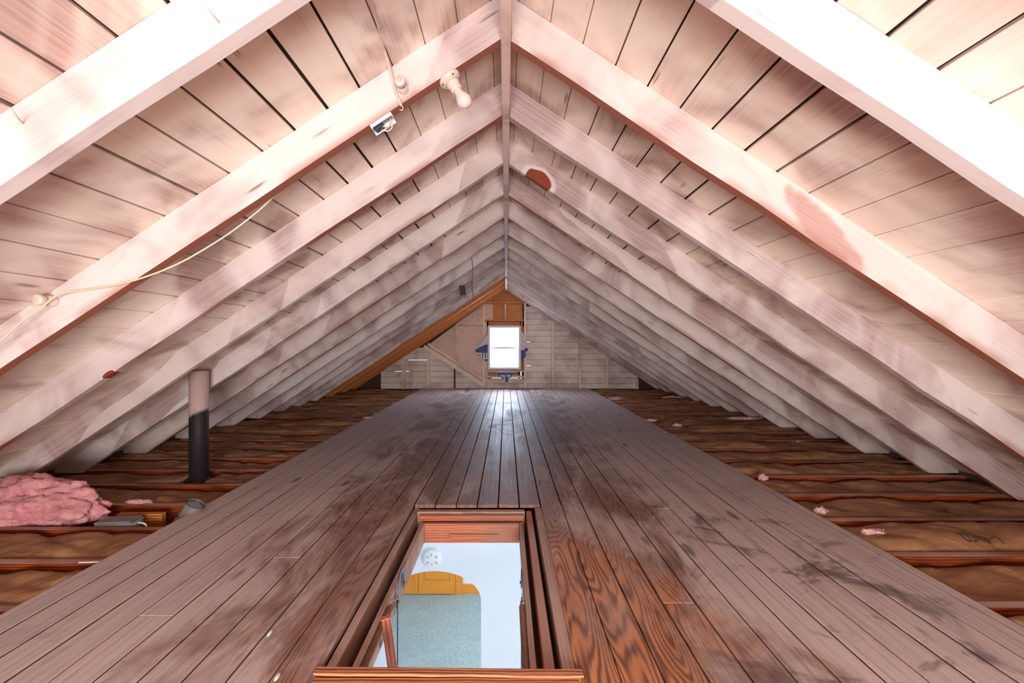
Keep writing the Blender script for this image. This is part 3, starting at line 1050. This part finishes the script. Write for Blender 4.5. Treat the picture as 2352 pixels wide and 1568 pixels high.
for nm, c, s, lab in (
        ('wall_hall_left', (XL - .03, 1.4, (ZF + ZC) / 2), (.06, 4.1, ZC - ZF), 'white side wall of the hallway below'),
        ('wall_hall_right', (XR + .03, 1.4, (ZF + ZC) / 2), (.06, 4.1, ZC - ZF), 'white side wall of the hallway below by the arch'),
        ('wall_hall_front', (-.65, -0.65, (ZF + ZC) / 2), (3.6, .06, ZC - ZF), 'white end wall of the hallway below'),
        ('wall_bedroom_left', (-3.03, 5.2, (ZF + ZC) / 2), (.06, 3.4, ZC - ZF), 'white side wall of the carpeted room'),
        ('wall_bedroom_right', (1.43, 5.2, (ZF + ZC) / 2), (.06, 3.4, ZC - ZF), 'white side wall of the carpeted room beyond the arch'),
        ('wall_bedroom_back', (-.8, YB + .05, (ZF + ZC) / 2), (4.5, .06, ZC - ZF), 'pale blue wall beyond the arch')):
    tag(box(nm, c, s, M['plaster']), lab, 'wall', kind='structure')
tag(box('floor_carpet', (-.8, 3.1, ZF - .02), (4.5, 7.6, .04), M['carpet']), 'grey green carpet seen down through the hatch and arch', 'carpet', kind='structure')

# closet doors and baseboard on the wall beyond the arch
K = YB / F
door = empty('door_1', ((1000 - CX) * K, YB, ZF))
tag(door, 'honey coloured panelled closet door beyond the arch', 'door', kind='structure')


def leaf(x0, x1):
    w = x1 - x0
    h0, h1 = ZF + 0.012, ZF + 2.0
    lf = box('door_leaf', ((x0 + x1) / 2, YB - 0.008, (h0 + h1) / 2), (w, 0.02, h1 - h0), M['pine'], door)
    sw = 0.075
    for x in (x0 + sw / 2, x1 - sw / 2):
        box('stile', (x, YB - 0.024, (h0 + h1) / 2), (h1 - h0, sw, 0.014), M['pine'], lf, Matrix(((0, 1, 0), (0, 0, -1), (-1, 0, 0))), 0.002)
    for z, rh in ((h0 + 0.10, 0.20), (h0 + 0.95, 0.12), (h1 - 0.06, 0.12)):
        box('rail', ((x0 + x1) / 2, YB - 0.024, z), (w - 2 * sw, 0.014, rh), M['pine'], lf, None, 0.002)
    for z0, z1 in ((h0 + 0.215, h0 + 0.875), (h0 + 1.025, h1 - 0.135)):
        box('panel', ((x0 + x1) / 2, YB - 0.022, (z0 + z1) / 2), (w - 2 * sw - 0.03, 0.012, z1 - z0), M['pine'], lf, None, 0.005)


xd0, xd1, xd2, xd3 = (840 - CX) * K, (962 - CX) * K, (1046 - CX) * K, (1063 - CX) * K
leaf(xd0, xd1 - 0.002)
leaf(xd1 + 0.002, xd2)
box('casing', ((xd2 + xd3) / 2 + .002, YB - 0.012, ZF + 1.02), (2.04, 0.03, xd3 - xd2 - 0.004), M['pine'], door, (0, R90, 0), 0.003)
tag(box('baseboard_back', ((xd3 + 1.4) / 2, YB + 0.008, ZF + 0.07), (1.4 - xd3, 0.024, 0.14), M['pine'], None, None, 0.003), 'honey coloured baseboard beside the closet door', 'baseboard', kind='structure')

# smoke detector over the arch
sd0 = px(994, 1280, AY)
sdet = empty('smoke_detector', sd0)
tag(sdet, 'round white smoke detector on the wall above the arch', 'smoke detector')
lathe('housing', [(0.068, 0), (0.070, 0.006), (0.070, 0.022), (0.062, 0.032), (0.05, 0.036), (0.001, 0.037)], M['detector'], sdet, sd0, (0, -1, 0), 32)
for a in (35, 100, 145, 215, 325):
    aa = math.radians(a)
    c = sd0 + Vector((0.038 * math.cos(aa), -0.0368, 0.038 * math.sin(aa)))
    box('vent_slot', c, (0.020, 0.004, 0.012), M['detector_slot'], sdet, (0, -aa, 0), 0.001)
lathe('test_button', [(0.006, 0), (0.006, 0.003), (0.004, 0.004)], M['detector_slot'], sdet, sd0 + Vector((0, -0.036, -0.035)), (0, -1, 0), 12)

# ------------------------------------------------------------------ lamp holder with bulb under a rafter
yl = 1.709 + RT / 2
nrm = Vector((SA, 0, -CA))           # down and away from the underside of the left rafters
lx = -0.221
lb = Vector((lx, yl, ZR - PITCH * (abs(lx) - 0.019)))
lamp = empty('lamp_holder', lb)
tag(lamp, 'cream porcelain lamp holder with an unlit bulb under a white rafter', 'lamp holder')
lathe('base', [(0.040, 0), (0.044, 0.004), (0.044, 0.012), (0.036, 0.020), (0.026, 0.026)], M['porcelain'], lamp, lb + nrm * 0.0005, nrm, 32)
sock = lathe('socket', [(0.029, 0), (0.026, 0.014), (0.0225, 0.024), (0.023, 0.026), (0.023, 0.036), (0.018, 0.038)], M['porcelain'], lamp, lb + nrm * 0.024, nrm, 28)
side_v = nrm.cross(Vector((0, 1, 0))).normalized()
for ang in (20, 110, 200, 290):
    a = math.radians(ang)
    c = lb + nrm * 0.018 + (Vector((0, 1, 0)) * math.sin(a) + side_v * math.cos(a)) * 0.036
    lathe('screw_slot', [(0.006, 0), (0.006, 0.002), (0.003, 0.003)], M['slot'], lamp, c, nrm, 10)
bb = lb + nrm * 0.060
lathe('bulb', [(0.016, 0), (0.0165, 0.008), (0.019, 0.018), (0.025, 0.030), (0.0292, 0.041), (0.0300, 0.050), (0.027, 0.062), (0.020, 0.071), (0.011, 0.076), (0.001, 0.0775)],
      plain('frosted_bulb', lin(222, 206, 200), 0.12, var=0.01, spec=0.6), lamp, bb, nrm, 28)

# knob insulators on the same rafter
yr = 1.709


def knob(p, label, y0=yr):
    k = empty('knob_insulator', (p.x, y0, p.z))
    tag(k, label, 'insulator', 'porcelain knob insulators on the rafter')
    lathe('knob', [(0.019, 0), (0.020, 0.004), (0.020, 0.030), (0.014, 0.034), (0.014, 0.042), (0.020, 0.046), (0.020, 0.064), (0.017, 0.068)], M['porcelain'], k, (p.x, y0, p.z), (0, -1, 0), 20)
    lathe('nail_head', [(0.007, 0), (0.007, 0.003), (0.004, 0.005)], M['wire_paint'], k, (p.x, y0 - 0.068, p.z), (0, -1, 0), 12)
    return k


k1 = px(927, 207, yr)
knob(k1, 'white porcelain knob insulator between the rod and the lamp holder')
k2 = px(125, 692, yr)
knob(k2, 'white porcelain knob insulator low on the rafter holding a cream wire')

# wires
tag(tube('wire', smooth_path([px(-60, 830, 1.60), px(0, 783, 1.62), px(60, 730, 1.64), px(100, 702, 1.652), px(122, 684, 1.664), px(150, 672, 1.672), px(250, 657, 1.680), px(330, 637, 1.69), px(420, 600, 1.72), px(520, 540, 1.76), px(590, 487, 1.78), px(631, 449, 1.775)], 8), 0.0032, M['wire'], None, 8),
    'cream wire sagging from the low knob insulator along a rafter', 'wire')
rod = smooth_path([px(838, -40, 1.30), px(852, 5, 1.38), px(868, 58, 1.50), px(883, 115, 1.62), px(899, 172, 1.685), px(908, 208, 1.695), px(922, 243, 1.700)], 6)
rodo = empty('conduit_rod', rod[-1])
tag(rodo, 'painted thin rod crossing the rafter beside the knob insulator', 'rod')
tube('rod', rod, 0.0052, M['wire_paint'], rodo, 8)
hk = rod[-1]
tube('hook', smooth_path([hk, hk + Vector((0.006, 0.0, -0.006)), hk + Vector((0.002, 0.004, -0.014)), hk + Vector((-0.008, 0.006, -0.012))], 4), 0.002, M['wire_paint'], rodo, 6)

# shallow switch box under the rafter
bx = -0.477
bz = ZR - PITCH * (abs(bx) - 0.019)
sb = empty('switch_box', (bx, yl, bz))
tag(sb, 'open metal switch box with loose wires under the rafter', 'switch box')
u = Vector((CA, 0, SA))                   # up the left slope
rotb = Matrix((u, Vector((0, 1, 0)), u.cross(Vector((0, 1, 0))))).transposed()


def sbp(a, b, c): return Vector((bx, yl, bz)) + u * a + Vector((0, 1, 0)) * b + nrm * c


for a, b, s in ((0, -0.021, (0.092, 0.004, 0.013)), (0, 0.021, (0.092, 0.004, 0.024)), (-0.045, 0, (0.004, 0.04, 0.016)), (0.045, 0, (0.004, 0.04, 0.016))):
    box('box_side', sbp(a, b, s[2] / 2), s, M['vinyl'], sb, rotb, 0.0)
box('box_back', sbp(0, 0, 0.003), (0.09, 0.04, 0.004), M['dark_steel'], sb, rotb)
box('receptacle', sbp(-0.02, 0.0, 0.014), (0.038, 0.026, 0.018), M['strap'], sb, rotb, 0.002)
tube('box_wire', smooth_path([sbp(-0.02, 0.01, 0.02), sbp(0.0, 0.014, 0.036), sbp(0.022, 0.012, 0.034), sbp(0.034, 0.004, 0.012)], 5), 0.0022, M['white_wire'], sb, 6)
tube('box_wire', smooth_path([sbp(-0.01, -0.008, 0.02), sbp(0.012, 0.0, 0.032), sbp(0.036, 0.0, 0.010)], 5), 0.0022, M['wire'], sb, 6)

# dark box hanging from a rafter far down on the left
yk = 5.388
kb = px(1062.5, 667, yk - 0.03)
jb = empty('junction_box', kb)
tag(jb, 'small dark junction box hanging from a far rafter near the ridge', 'junction box')
box('box_body', kb, (0.065, 0.05, 0.115), M['brown_box'], jb, (0, math.radians(-10), 0), 0.004)
tube('wire', smooth_path([px(1066, 680, yk - 0.02), px(1071, 684, yk - 0.02), px(1076, 680, yk + 0.0)], 4), 0.003, M['black'], jb, 6)
tube('strap', [px(1056, 654, yk - 0.03), px(1058, 648, yk - 0.01), px(1075, 641, yk - 0.005)], 0.004, M['wire_paint'], jb, 6)
tag(tube('loose_wire', smooth_path([px(1083, 590, yk - .02), px(1086, 618, yk - .03), px(1084, 655, yk - .04), px(1088, 690, yk - .04)], 6), 0.003, M['black'], None, 6), 'thin dark wire hanging beside the dark junction box', 'wire')

# nails poking from the near rafter and the sheathing
for (a, b, Y, nm) in (((462, 0), (503, 52), 1.045, 'beside the near rafter top'), ((22, 247), (52, 283), 1.045, 'low on the near rafter')):
    tag(tube('nail', [px(a[0], a[1], Y - 0.03), px(b[0], b[1], Y + 0.022)], 0.0018, M['wire_paint'], None, 6), 'bent painted nail ' + nm, 'nail')
for (x, y, Y) in ((325, 738, 2.28), (580, 832, 4.1)):
    p = px(x, y, Y)
    tag(tube('nail', [p, p + Vector((-0.022, -0.01, 0.010))], 0.003, M['wire_paint'], None, 6), 'short painted nail sticking out ' + ('above the left boards' if x < 400 else 'from a broken rafter edge'), 'nail')
# a chipped splinter on a rafter further down
p = px(590, 826, 4.10)
bm = bmesh.new()
vv = [bm.verts.new(c) for c in (p + Vector((0.0, 0, 0.0)), p + Vector((-0.20, 0, -0.155)), p + Vector((-0.07, 0, -0.012)), p + Vector((0.0, 0.03, 0.0)), p + Vector((-0.20, 0.03, -0.155)), p + Vector((-0.07, 0.03, -0.012)))]
for f in ((0, 1, 2), (5, 4, 3), (0, 3, 4, 1), (1, 4, 5, 2), (2, 5, 3, 0)): bm.faces.new([vv[i] for i in f])
bmesh.ops.recalc_face_normals(bm, faces=bm.faces)
mesh_obj('splinter', bm, M['rafter'], ceiling)

# ------------------------------------------------------------------ vent pipe
yp = 3.36
xp = (457 - CX) * yp / F
pipe = empty('vent_pipe', (xp, yp, zs1))
tag(pipe, 'black iron vent pipe, white at the top, rising between the joists', 'pipe')
ztp = roof_z(xp, -1)
bm = bmesh.new()
add_tube(bm, [(0, 0, 0.0), (0, 0, ztp - zs1 - 0.03)], 0.064, 24)
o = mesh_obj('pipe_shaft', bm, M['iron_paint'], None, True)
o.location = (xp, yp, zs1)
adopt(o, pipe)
lathe('collar', [(0.074, 0), (0.082, 0.01), (0.082, 0.06), (0.076, 0.068), (0.066, 0.07)], M['black'], pipe, (xp - 0.01, yp, -0.09), (0, 0, 1), 24)

# ------------------------------------------------------------------ insulation between the joists
ORD = ['first', 'second', 'third', 'fourth', 'fifth', 'sixth', 'seventh', 'eighth', 'ninth', 'tenth', 'eleventh', 'twelfth', 'thirteenth', 'fourteenth', 'fifteenth',
       'sixteenth', 'seventeenth', 'eighteenth', 'nineteenth', 'twentieth', 'twenty-first', 'twenty-second', 'twenty-third', 'twenty-fourth', 'twenty-fifth']


def batt_z(x, y, y0, y1, seed, hi):
    off = Vector((seed * 3.7, seed * 1.9, 0))
    v_ = (y - y0) / (y1 - y0)
    e = max(0.0, min(v_, 1 - v_)) * 2
    z = -0.055 + hi * (0.35 + 0.65 * min(1, e * 2.2))
    z += 0.034 * noise.noise(Vector((x * 1.7, y * 2.0, 0)) + off) * (0.4 + e)
    z += 0.016 * noise.noise(Vector((x * 5.0, y * 4.5, 3)) + off)
    # creases in the paper
    z -= 0.012 * math.exp(-(noise.noise(Vector((x * 3.0 + y * 2.5, y * 5, 5)) + off) / 0.10) ** 2)
    z -= 0.006 * math.exp(-(noise.noise(Vector((x * 6.0 - y * 4, y * 9, 8)) + off) / 0.10) ** 2)
    # the paper is tucked lower along the joists in places
    tuck = noise.noise(Vector((x * 1.1, seed * 5.1, 9)))
    if v_ > 0.78: z -= (v_ - 0.78) / 0.22 * (0.030 + 0.045 * max(0, tuck))
    if v_ < 0.12: z -= (0.12 - v_) / 0.12 * 0.02
    return max(min(z, 0.022), -0.14)


def batt(y0, y1, x0, x1, seed, hi, label):
    """a paper-faced batt: wrinkled top, soft edges"""
    nx, ny = max(8, int((x1 - x0) * 48)), 14
    bmx = bmesh.new()
    top = []
    for i in range(nx + 1):
        x = x0 + (x1 - x0) * i / nx
        top.append([bmx.verts.new((x, y0 + (y1 - y0) * j / ny, batt_z(x, y0 + (y1 - y0) * j / ny, y0, y1, seed, hi))) for j in range(ny + 1)])
    for i in range(nx):
        for j in range(ny):
            bmx.faces.new((top[i][j], top[i + 1][j], top[i + 1][j + 1], top[i][j + 1]))
    rim = [top[i][0] for i in range(nx + 1)] + [top[nx][j] for j in range(1, ny + 1)] + [top[i][ny] for i in range(nx - 1, -1, -1)] + [top[0][j] for j in range(ny - 1, 0, -1)]
    low = [bmx.verts.new((v.co.x, v.co.y, -0.1555)) for v in rim]
    nn = len(rim)
    for i in range(nn):
        bmx.faces.new((rim[i], low[i], low[(i + 1) % nn], rim[(i + 1) % nn]))
    bmx.faces.new(low[::-1])
    bmesh.ops.recalc_face_normals(bmx, faces=bmx.faces)
    o = mesh_obj('insulation_batt', bmx, M['kraft'], None, True)
    BATTS.append((o, y0, y1, x0, x1, seed, hi))
    return tag(o, label, 'insulation', 'paper-faced insulation batts between the joists')


BATTS = []
for side, ys, fx in ((-1, LJ, -FX0), (1, RJ, FX1)):
    n = 0
    for i in range(len(ys)):
        ya = ys[i] + JT + 0.003
        yb = (ys[i + 1] if i + 1 < len(ys) else YG - 0.1) - 0.003
        if yb < 1.3: continue
        nm = ORD[min(n, 24)]
        n += 1
        word = 'left' if side < 0 else 'right'
        lab = f'brown paper-faced insulation batt in the {nm} joist bay, {word} of the floor'
        hi = rng.uniform(0.030, 0.060)
        a, b = fx + 0.006, 3.42
        if side < 0 and abs(ys[i] - 2.43) < 0.01:        # the bay with the junk in it: the batt is pushed outwards
            a, hi = 2.36, -0.08
        if side < 0 and abs(ys[i] - 3.19) < 0.01:        # the batt stops at the pipe
            hi = 0.035
        if side < 0 and ya < yp < yb:
            batt(ya, yb, xp - 0.10 - 1.10, xp - 0.10, i + 3, hi, lab.replace('batt', 'batt outside the pipe').replace(' of the floor',''))
            batt(ya, yb, xp + 0.09, -a, i + 3, hi, lab.replace('batt', 'batt between pipe and boards').replace(' of the floor', '').replace('brown ', ''))
        elif side < 0: batt(ya, yb, -b, -a, i + 3, hi, lab)
        else: batt(ya, yb, a, b, i + 40, hi, lab)

def blob(name, c, s, mat, seed, amp=0.25, freq=2.2, sub=4, squash=0.0):
    bmx = bmesh.new()
    bmesh.ops.create_icosphere(bmx, subdivisions=sub, radius=1.0)
    off = Vector((seed * 2.3, seed * 5.1, seed * 1.7))
    for v in bmx.verts:
        d = v.co.normalized()
        k = 1 + amp * noise.noise(d * freq + off) + amp * 0.5 * noise.noise(d * freq * 2.7 + off) + amp * 0.28 * noise.noise(d * freq * 7 + off) + amp * 0.12 * noise.noise(d * freq * 19 + off)
        v.co = Vector((d.x * s[0] * k, d.y * s[1] * k, d.z * s[2] * k))
        if squash and v.co.z < -squash: v.co.z = -squash + (v.co.z + squash) * 0.2
    o = mesh_obj(name, bmx, mat, None, True)
    o.location = c
    return o


def on_paper(x, y):
    for (o, y0, y1, x0, x1, sd, hi) in BATTS:
        if y0 <= y <= y1 and x0 <= x <= x1: return o, batt_z(x, y, y0, y1, sd, hi)
    return None, 0.0


# pink fibreglass pile
pb = px(95, 1160, 2.62)
o = blob('fibreglass_pile', (pb.x - 0.08, 2.64, 0.01), (0.40, 0.17, 0.16), M['pink'], 4, 0.38, 1.7, 5, 0.06)
tag(o, 'lumpy heap of torn pink fibreglass insulation by the eave', 'insulation')
for (x, y, z, s, lab) in ((2005, 1237, -0.035, (0.06, 0.02, 0.014), 'pink fibreglass shred lying on paper beside the floor edge'),
                          (1712, 962, -0.01, (0.20, 0.03, 0.018), 'long pink fibreglass strip under the far rafters'),
                          (1556, 976, 0.0, (0.05, 0.03, 0.025), 'pale fibreglass tuft on a joist by the floor'),
                          (1493, 966, -0.01, (0.08, 0.03, 0.016), 'pink fibreglass shred at the floor edge beyond the pale tuft'),
                          (1885, 1177, -0.02, (0.035, 0.025, 0.02), 'small peach fibreglass tuft poking out beside the floor'),
                          (1752, 1099, -0.01, (0.03, 0.025, 0.02), 'small white fibreglass tuft at the floor edge'),
                          (1840, 1010, -0.01, (0.12, 0.03, 0.016), 'thin pink fibreglass strip beneath the rafters'),
                          (845, 960, 0.0, (0.05, 0.03, 0.02), 'pale fibreglass tuft beside the floor on the pipe side'),
                          (315, 1156, -0.02, (0.07, 0.02, 0.012), 'pink fibreglass shred lying along a joist near the pink heap'),
                          (890, 922, 0.0, (0.06, 0.04, 0.02), 'white fibreglass tuft by the far floor edge'),
                          (1415, 920, 0.0, (0.10, 0.05, 0.02), 'white fibreglass tuft by the far floor corner'),
                          (1545, 912, 0.0, (0.16, 0.06, 0.02), 'white scrap under the far rafter feet')):
    Y = F * (H0 - z) / (y - CY)
    p = px(x, y, Y)
    h_, zt = on_paper(p.x, p.y)
    p.z = (zt if h_ else ZJ) + s[2] * 1.0
    tag(blob('fibreglass_tuft', p, s, M['tuft'] if 'p' in lab[:2] else M['tuft'], hash(lab) % 1 + x * 0.01, 0.75, 2.6, 4), lab, 'insulation', 'fibreglass tufts between the joists')

# ------------------------------------------------------------------ junk in the joist bay
# galvanised box with a cable
c = px(262, 1203, 2.50)
mb = empty('metal_box', (c.x, 2.52, -0.10))
tag(mb, 'low grey metal box with a white cable beside a wood block', 'metal box')
box('box_body', (c.x, 2.535, -0.040), (0.20, 0.09, 0.062), M['dark_steel'], mb, (0, 0, math.radians(3)), 0.003)
box('box_lid', (c.x - 0.006, 2.535, -0.006), (0.19, 0.094, 0.006), M['dark_steel'], mb, (0, math.radians(-1.5), math.radians(3)), 0.001)
box('box_clamp', (c.x + 0.108, 2.525, -0.036), (0.016, 0.05, 0.05), M['steel'], mb, None, 0.003)
tube('cable', smooth_path([(c.x + 0.115, 2.52, -0.018), (c.x + 0.15, 2.51, -0.016), (c.x + 0.178, 2.50, -0.03), (c.x + 0.184, 2.49, -0.09)], 5), 0.005, M['white_wire'], mb, 8)
c = px(318, 1196, 2.64)
tag(box('wood_block', (c.x, 2.66, -0.082), (0.26, 0.04, 0.13), M['orange'], None, (0, 0, math.radians(2)), 0.003), 'short offcut of bright orange lumber behind the grey metal box', 'wood block')
# metal elbow leaning out from under the floor
c = px(432, 1172, 2.62)
el = empty('duct_elbow', (c.x, 2.62, -0.14))
tag(el, 'dull metal duct elbow leaning out from under the floor edge', 'duct')
base = Vector((c.x, 2.64, 0.0))
top = base + Vector((0.028, -0.02, 0.034))
axis = (top - base).normalized()
bm = bmesh.new()
pts = [base + Vector((-0.10, 0.0, -0.115)), base + Vector((-0.045, 0.0, -0.070)), base + Vector((-0.012, 0.0, -0.025)), base + Vector((0.012, 0, 0.012)), base + Vector((0.03, 0, 0.045))]
add_tube(bm, pts, [0.040, 0.044, 0.047, 0.050, 0.051], 24, False)
add_tube(bm, [pts[-1], pts[-2]], [0.048, 0.047], 24, False)
mesh_obj('elbow_pipe', bm, M['steel'], el, True)
for i in (1, 2):
    t0 = (pts[i + 1] - pts[i - 1]).normalized()
    lathe('rib', [(0.046, -0.003), (0.051, 0), (0.046, 0.003)], M['steel'], el, pts[i], t0, 24)
lathe('end_cap', [(0.046, 0), (0.047, 0.003), (0.02, 0.002)], M['dark_steel'], el, pts[-1] - (pts[-1] - pts[-2]).normalized() * 0.008, pts[-1] - pts[-2], 24)
# pale stick on the paper
c = px(210, 1270, 2.05)
tag(box('wood_strip', (c.x, 2.045, -0.008), (0.098, 0.008, 0.006), M['white_wire'], None, (0, 0, math.radians(4)), 0.001), 'thin white stick lying on the brown paper at the floor edge', 'stick')

# printed marks on the brown paper
def paper_text(txt, pxy, size, mat, shear=0.0):
    cu = bpy.data.curves.new('paper_print', 'FONT')
    cu.body = txt
    cu.size = size
    cu.shear = shear
    cu.align_x = 'CENTER'
    tmp = bpy.data.objects.new('paper_print', cu)
    COL.objects.link(tmp)
    bpy.context.view_layer.update()
    me = bpy.data.meshes.new_from_object(tmp.evaluated_get(bpy.context.evaluated_depsgraph_get()))
    bpy.data.objects.remove(tmp)
    bmx = bmesh.new()
    bmx.from_mesh(me)
    bmesh.ops.subdivide_edges(bmx, edges=list(bmx.edges), cuts=1)
    Y = F * (H0 + 0.03) / (pxy[1] - CY)
    c = px(pxy[0], pxy[1], Y)
    host = None
    for v in bmx.verts:
        x, y = c.x - v.co.x, c.y - v.co.y * 1.6        # the print faces the eave end, so it stands on its head here
        h_, z = on_paper(x, y)
        host = host or h_
        v.co = (x, y, z + 0.003)
    bmesh.ops.recalc_face_normals(bmx, faces=bmx.faces)
    return mesh_obj('paper_print', bmx, mat, host)


paper_text('1-18N22', (2240, 1245), 0.055, M['ink'])


def smudge(pts, mat, r=0.0022):
    host, out = None, []
    for x, y in pts:
        Y = F * (H0 + 0.03) / (y - CY)
        p = px(x, y, Y)
        h_, z = on_paper(p.x, p.y)
        host = host or h_
        out.append((p.x, p.y, z + 0.003))
    if host: tube('ink_mark', out, r, mat, host, 5)


smudge([(286, 1107), (290, 1100), (295, 1107), (299, 1099), (304, 1107), (308, 1099), (313, 1107), (317, 1098), (320, 1106)], M['blue_ink'])
smudge([(2140, 1176), (2147, 1170), (2153, 1175), (2160, 1169), (2166, 1174), (2174, 1168), (2180, 1172)], M['blue_ink'])

# a splash of light plaster dust and crumbs on the boards
for (x, y, s) in ((620, 1452, 0.012), (637, 1553, 0.012), (1502, 1185, 0.006), (1728, 1199, 0.005), (1388, 1262, 0.004)):
    Y = F * (H0 - 0.004) / (y - CY)
    p = px(x, y, Y)
    tag(blob('plaster_crumb', (p.x, p.y, 0.003), (s * 0.45, s * 1.5, s * 0.4), M['white_wire'], x * 0.1, 0.3, 2, 2), {620: 'pale wood splinter crumb in a floor gap beside the hatch', 637: 'pale crumb in a floor gap at the near end of the hatch', 1502: 'tiny pale crumb on a seam behind the hatch', 1728: 'tiny white fleck on the boards near the far batts', 1388: 'tiny cream fleck on the orange boards'}[x], 'crumb')
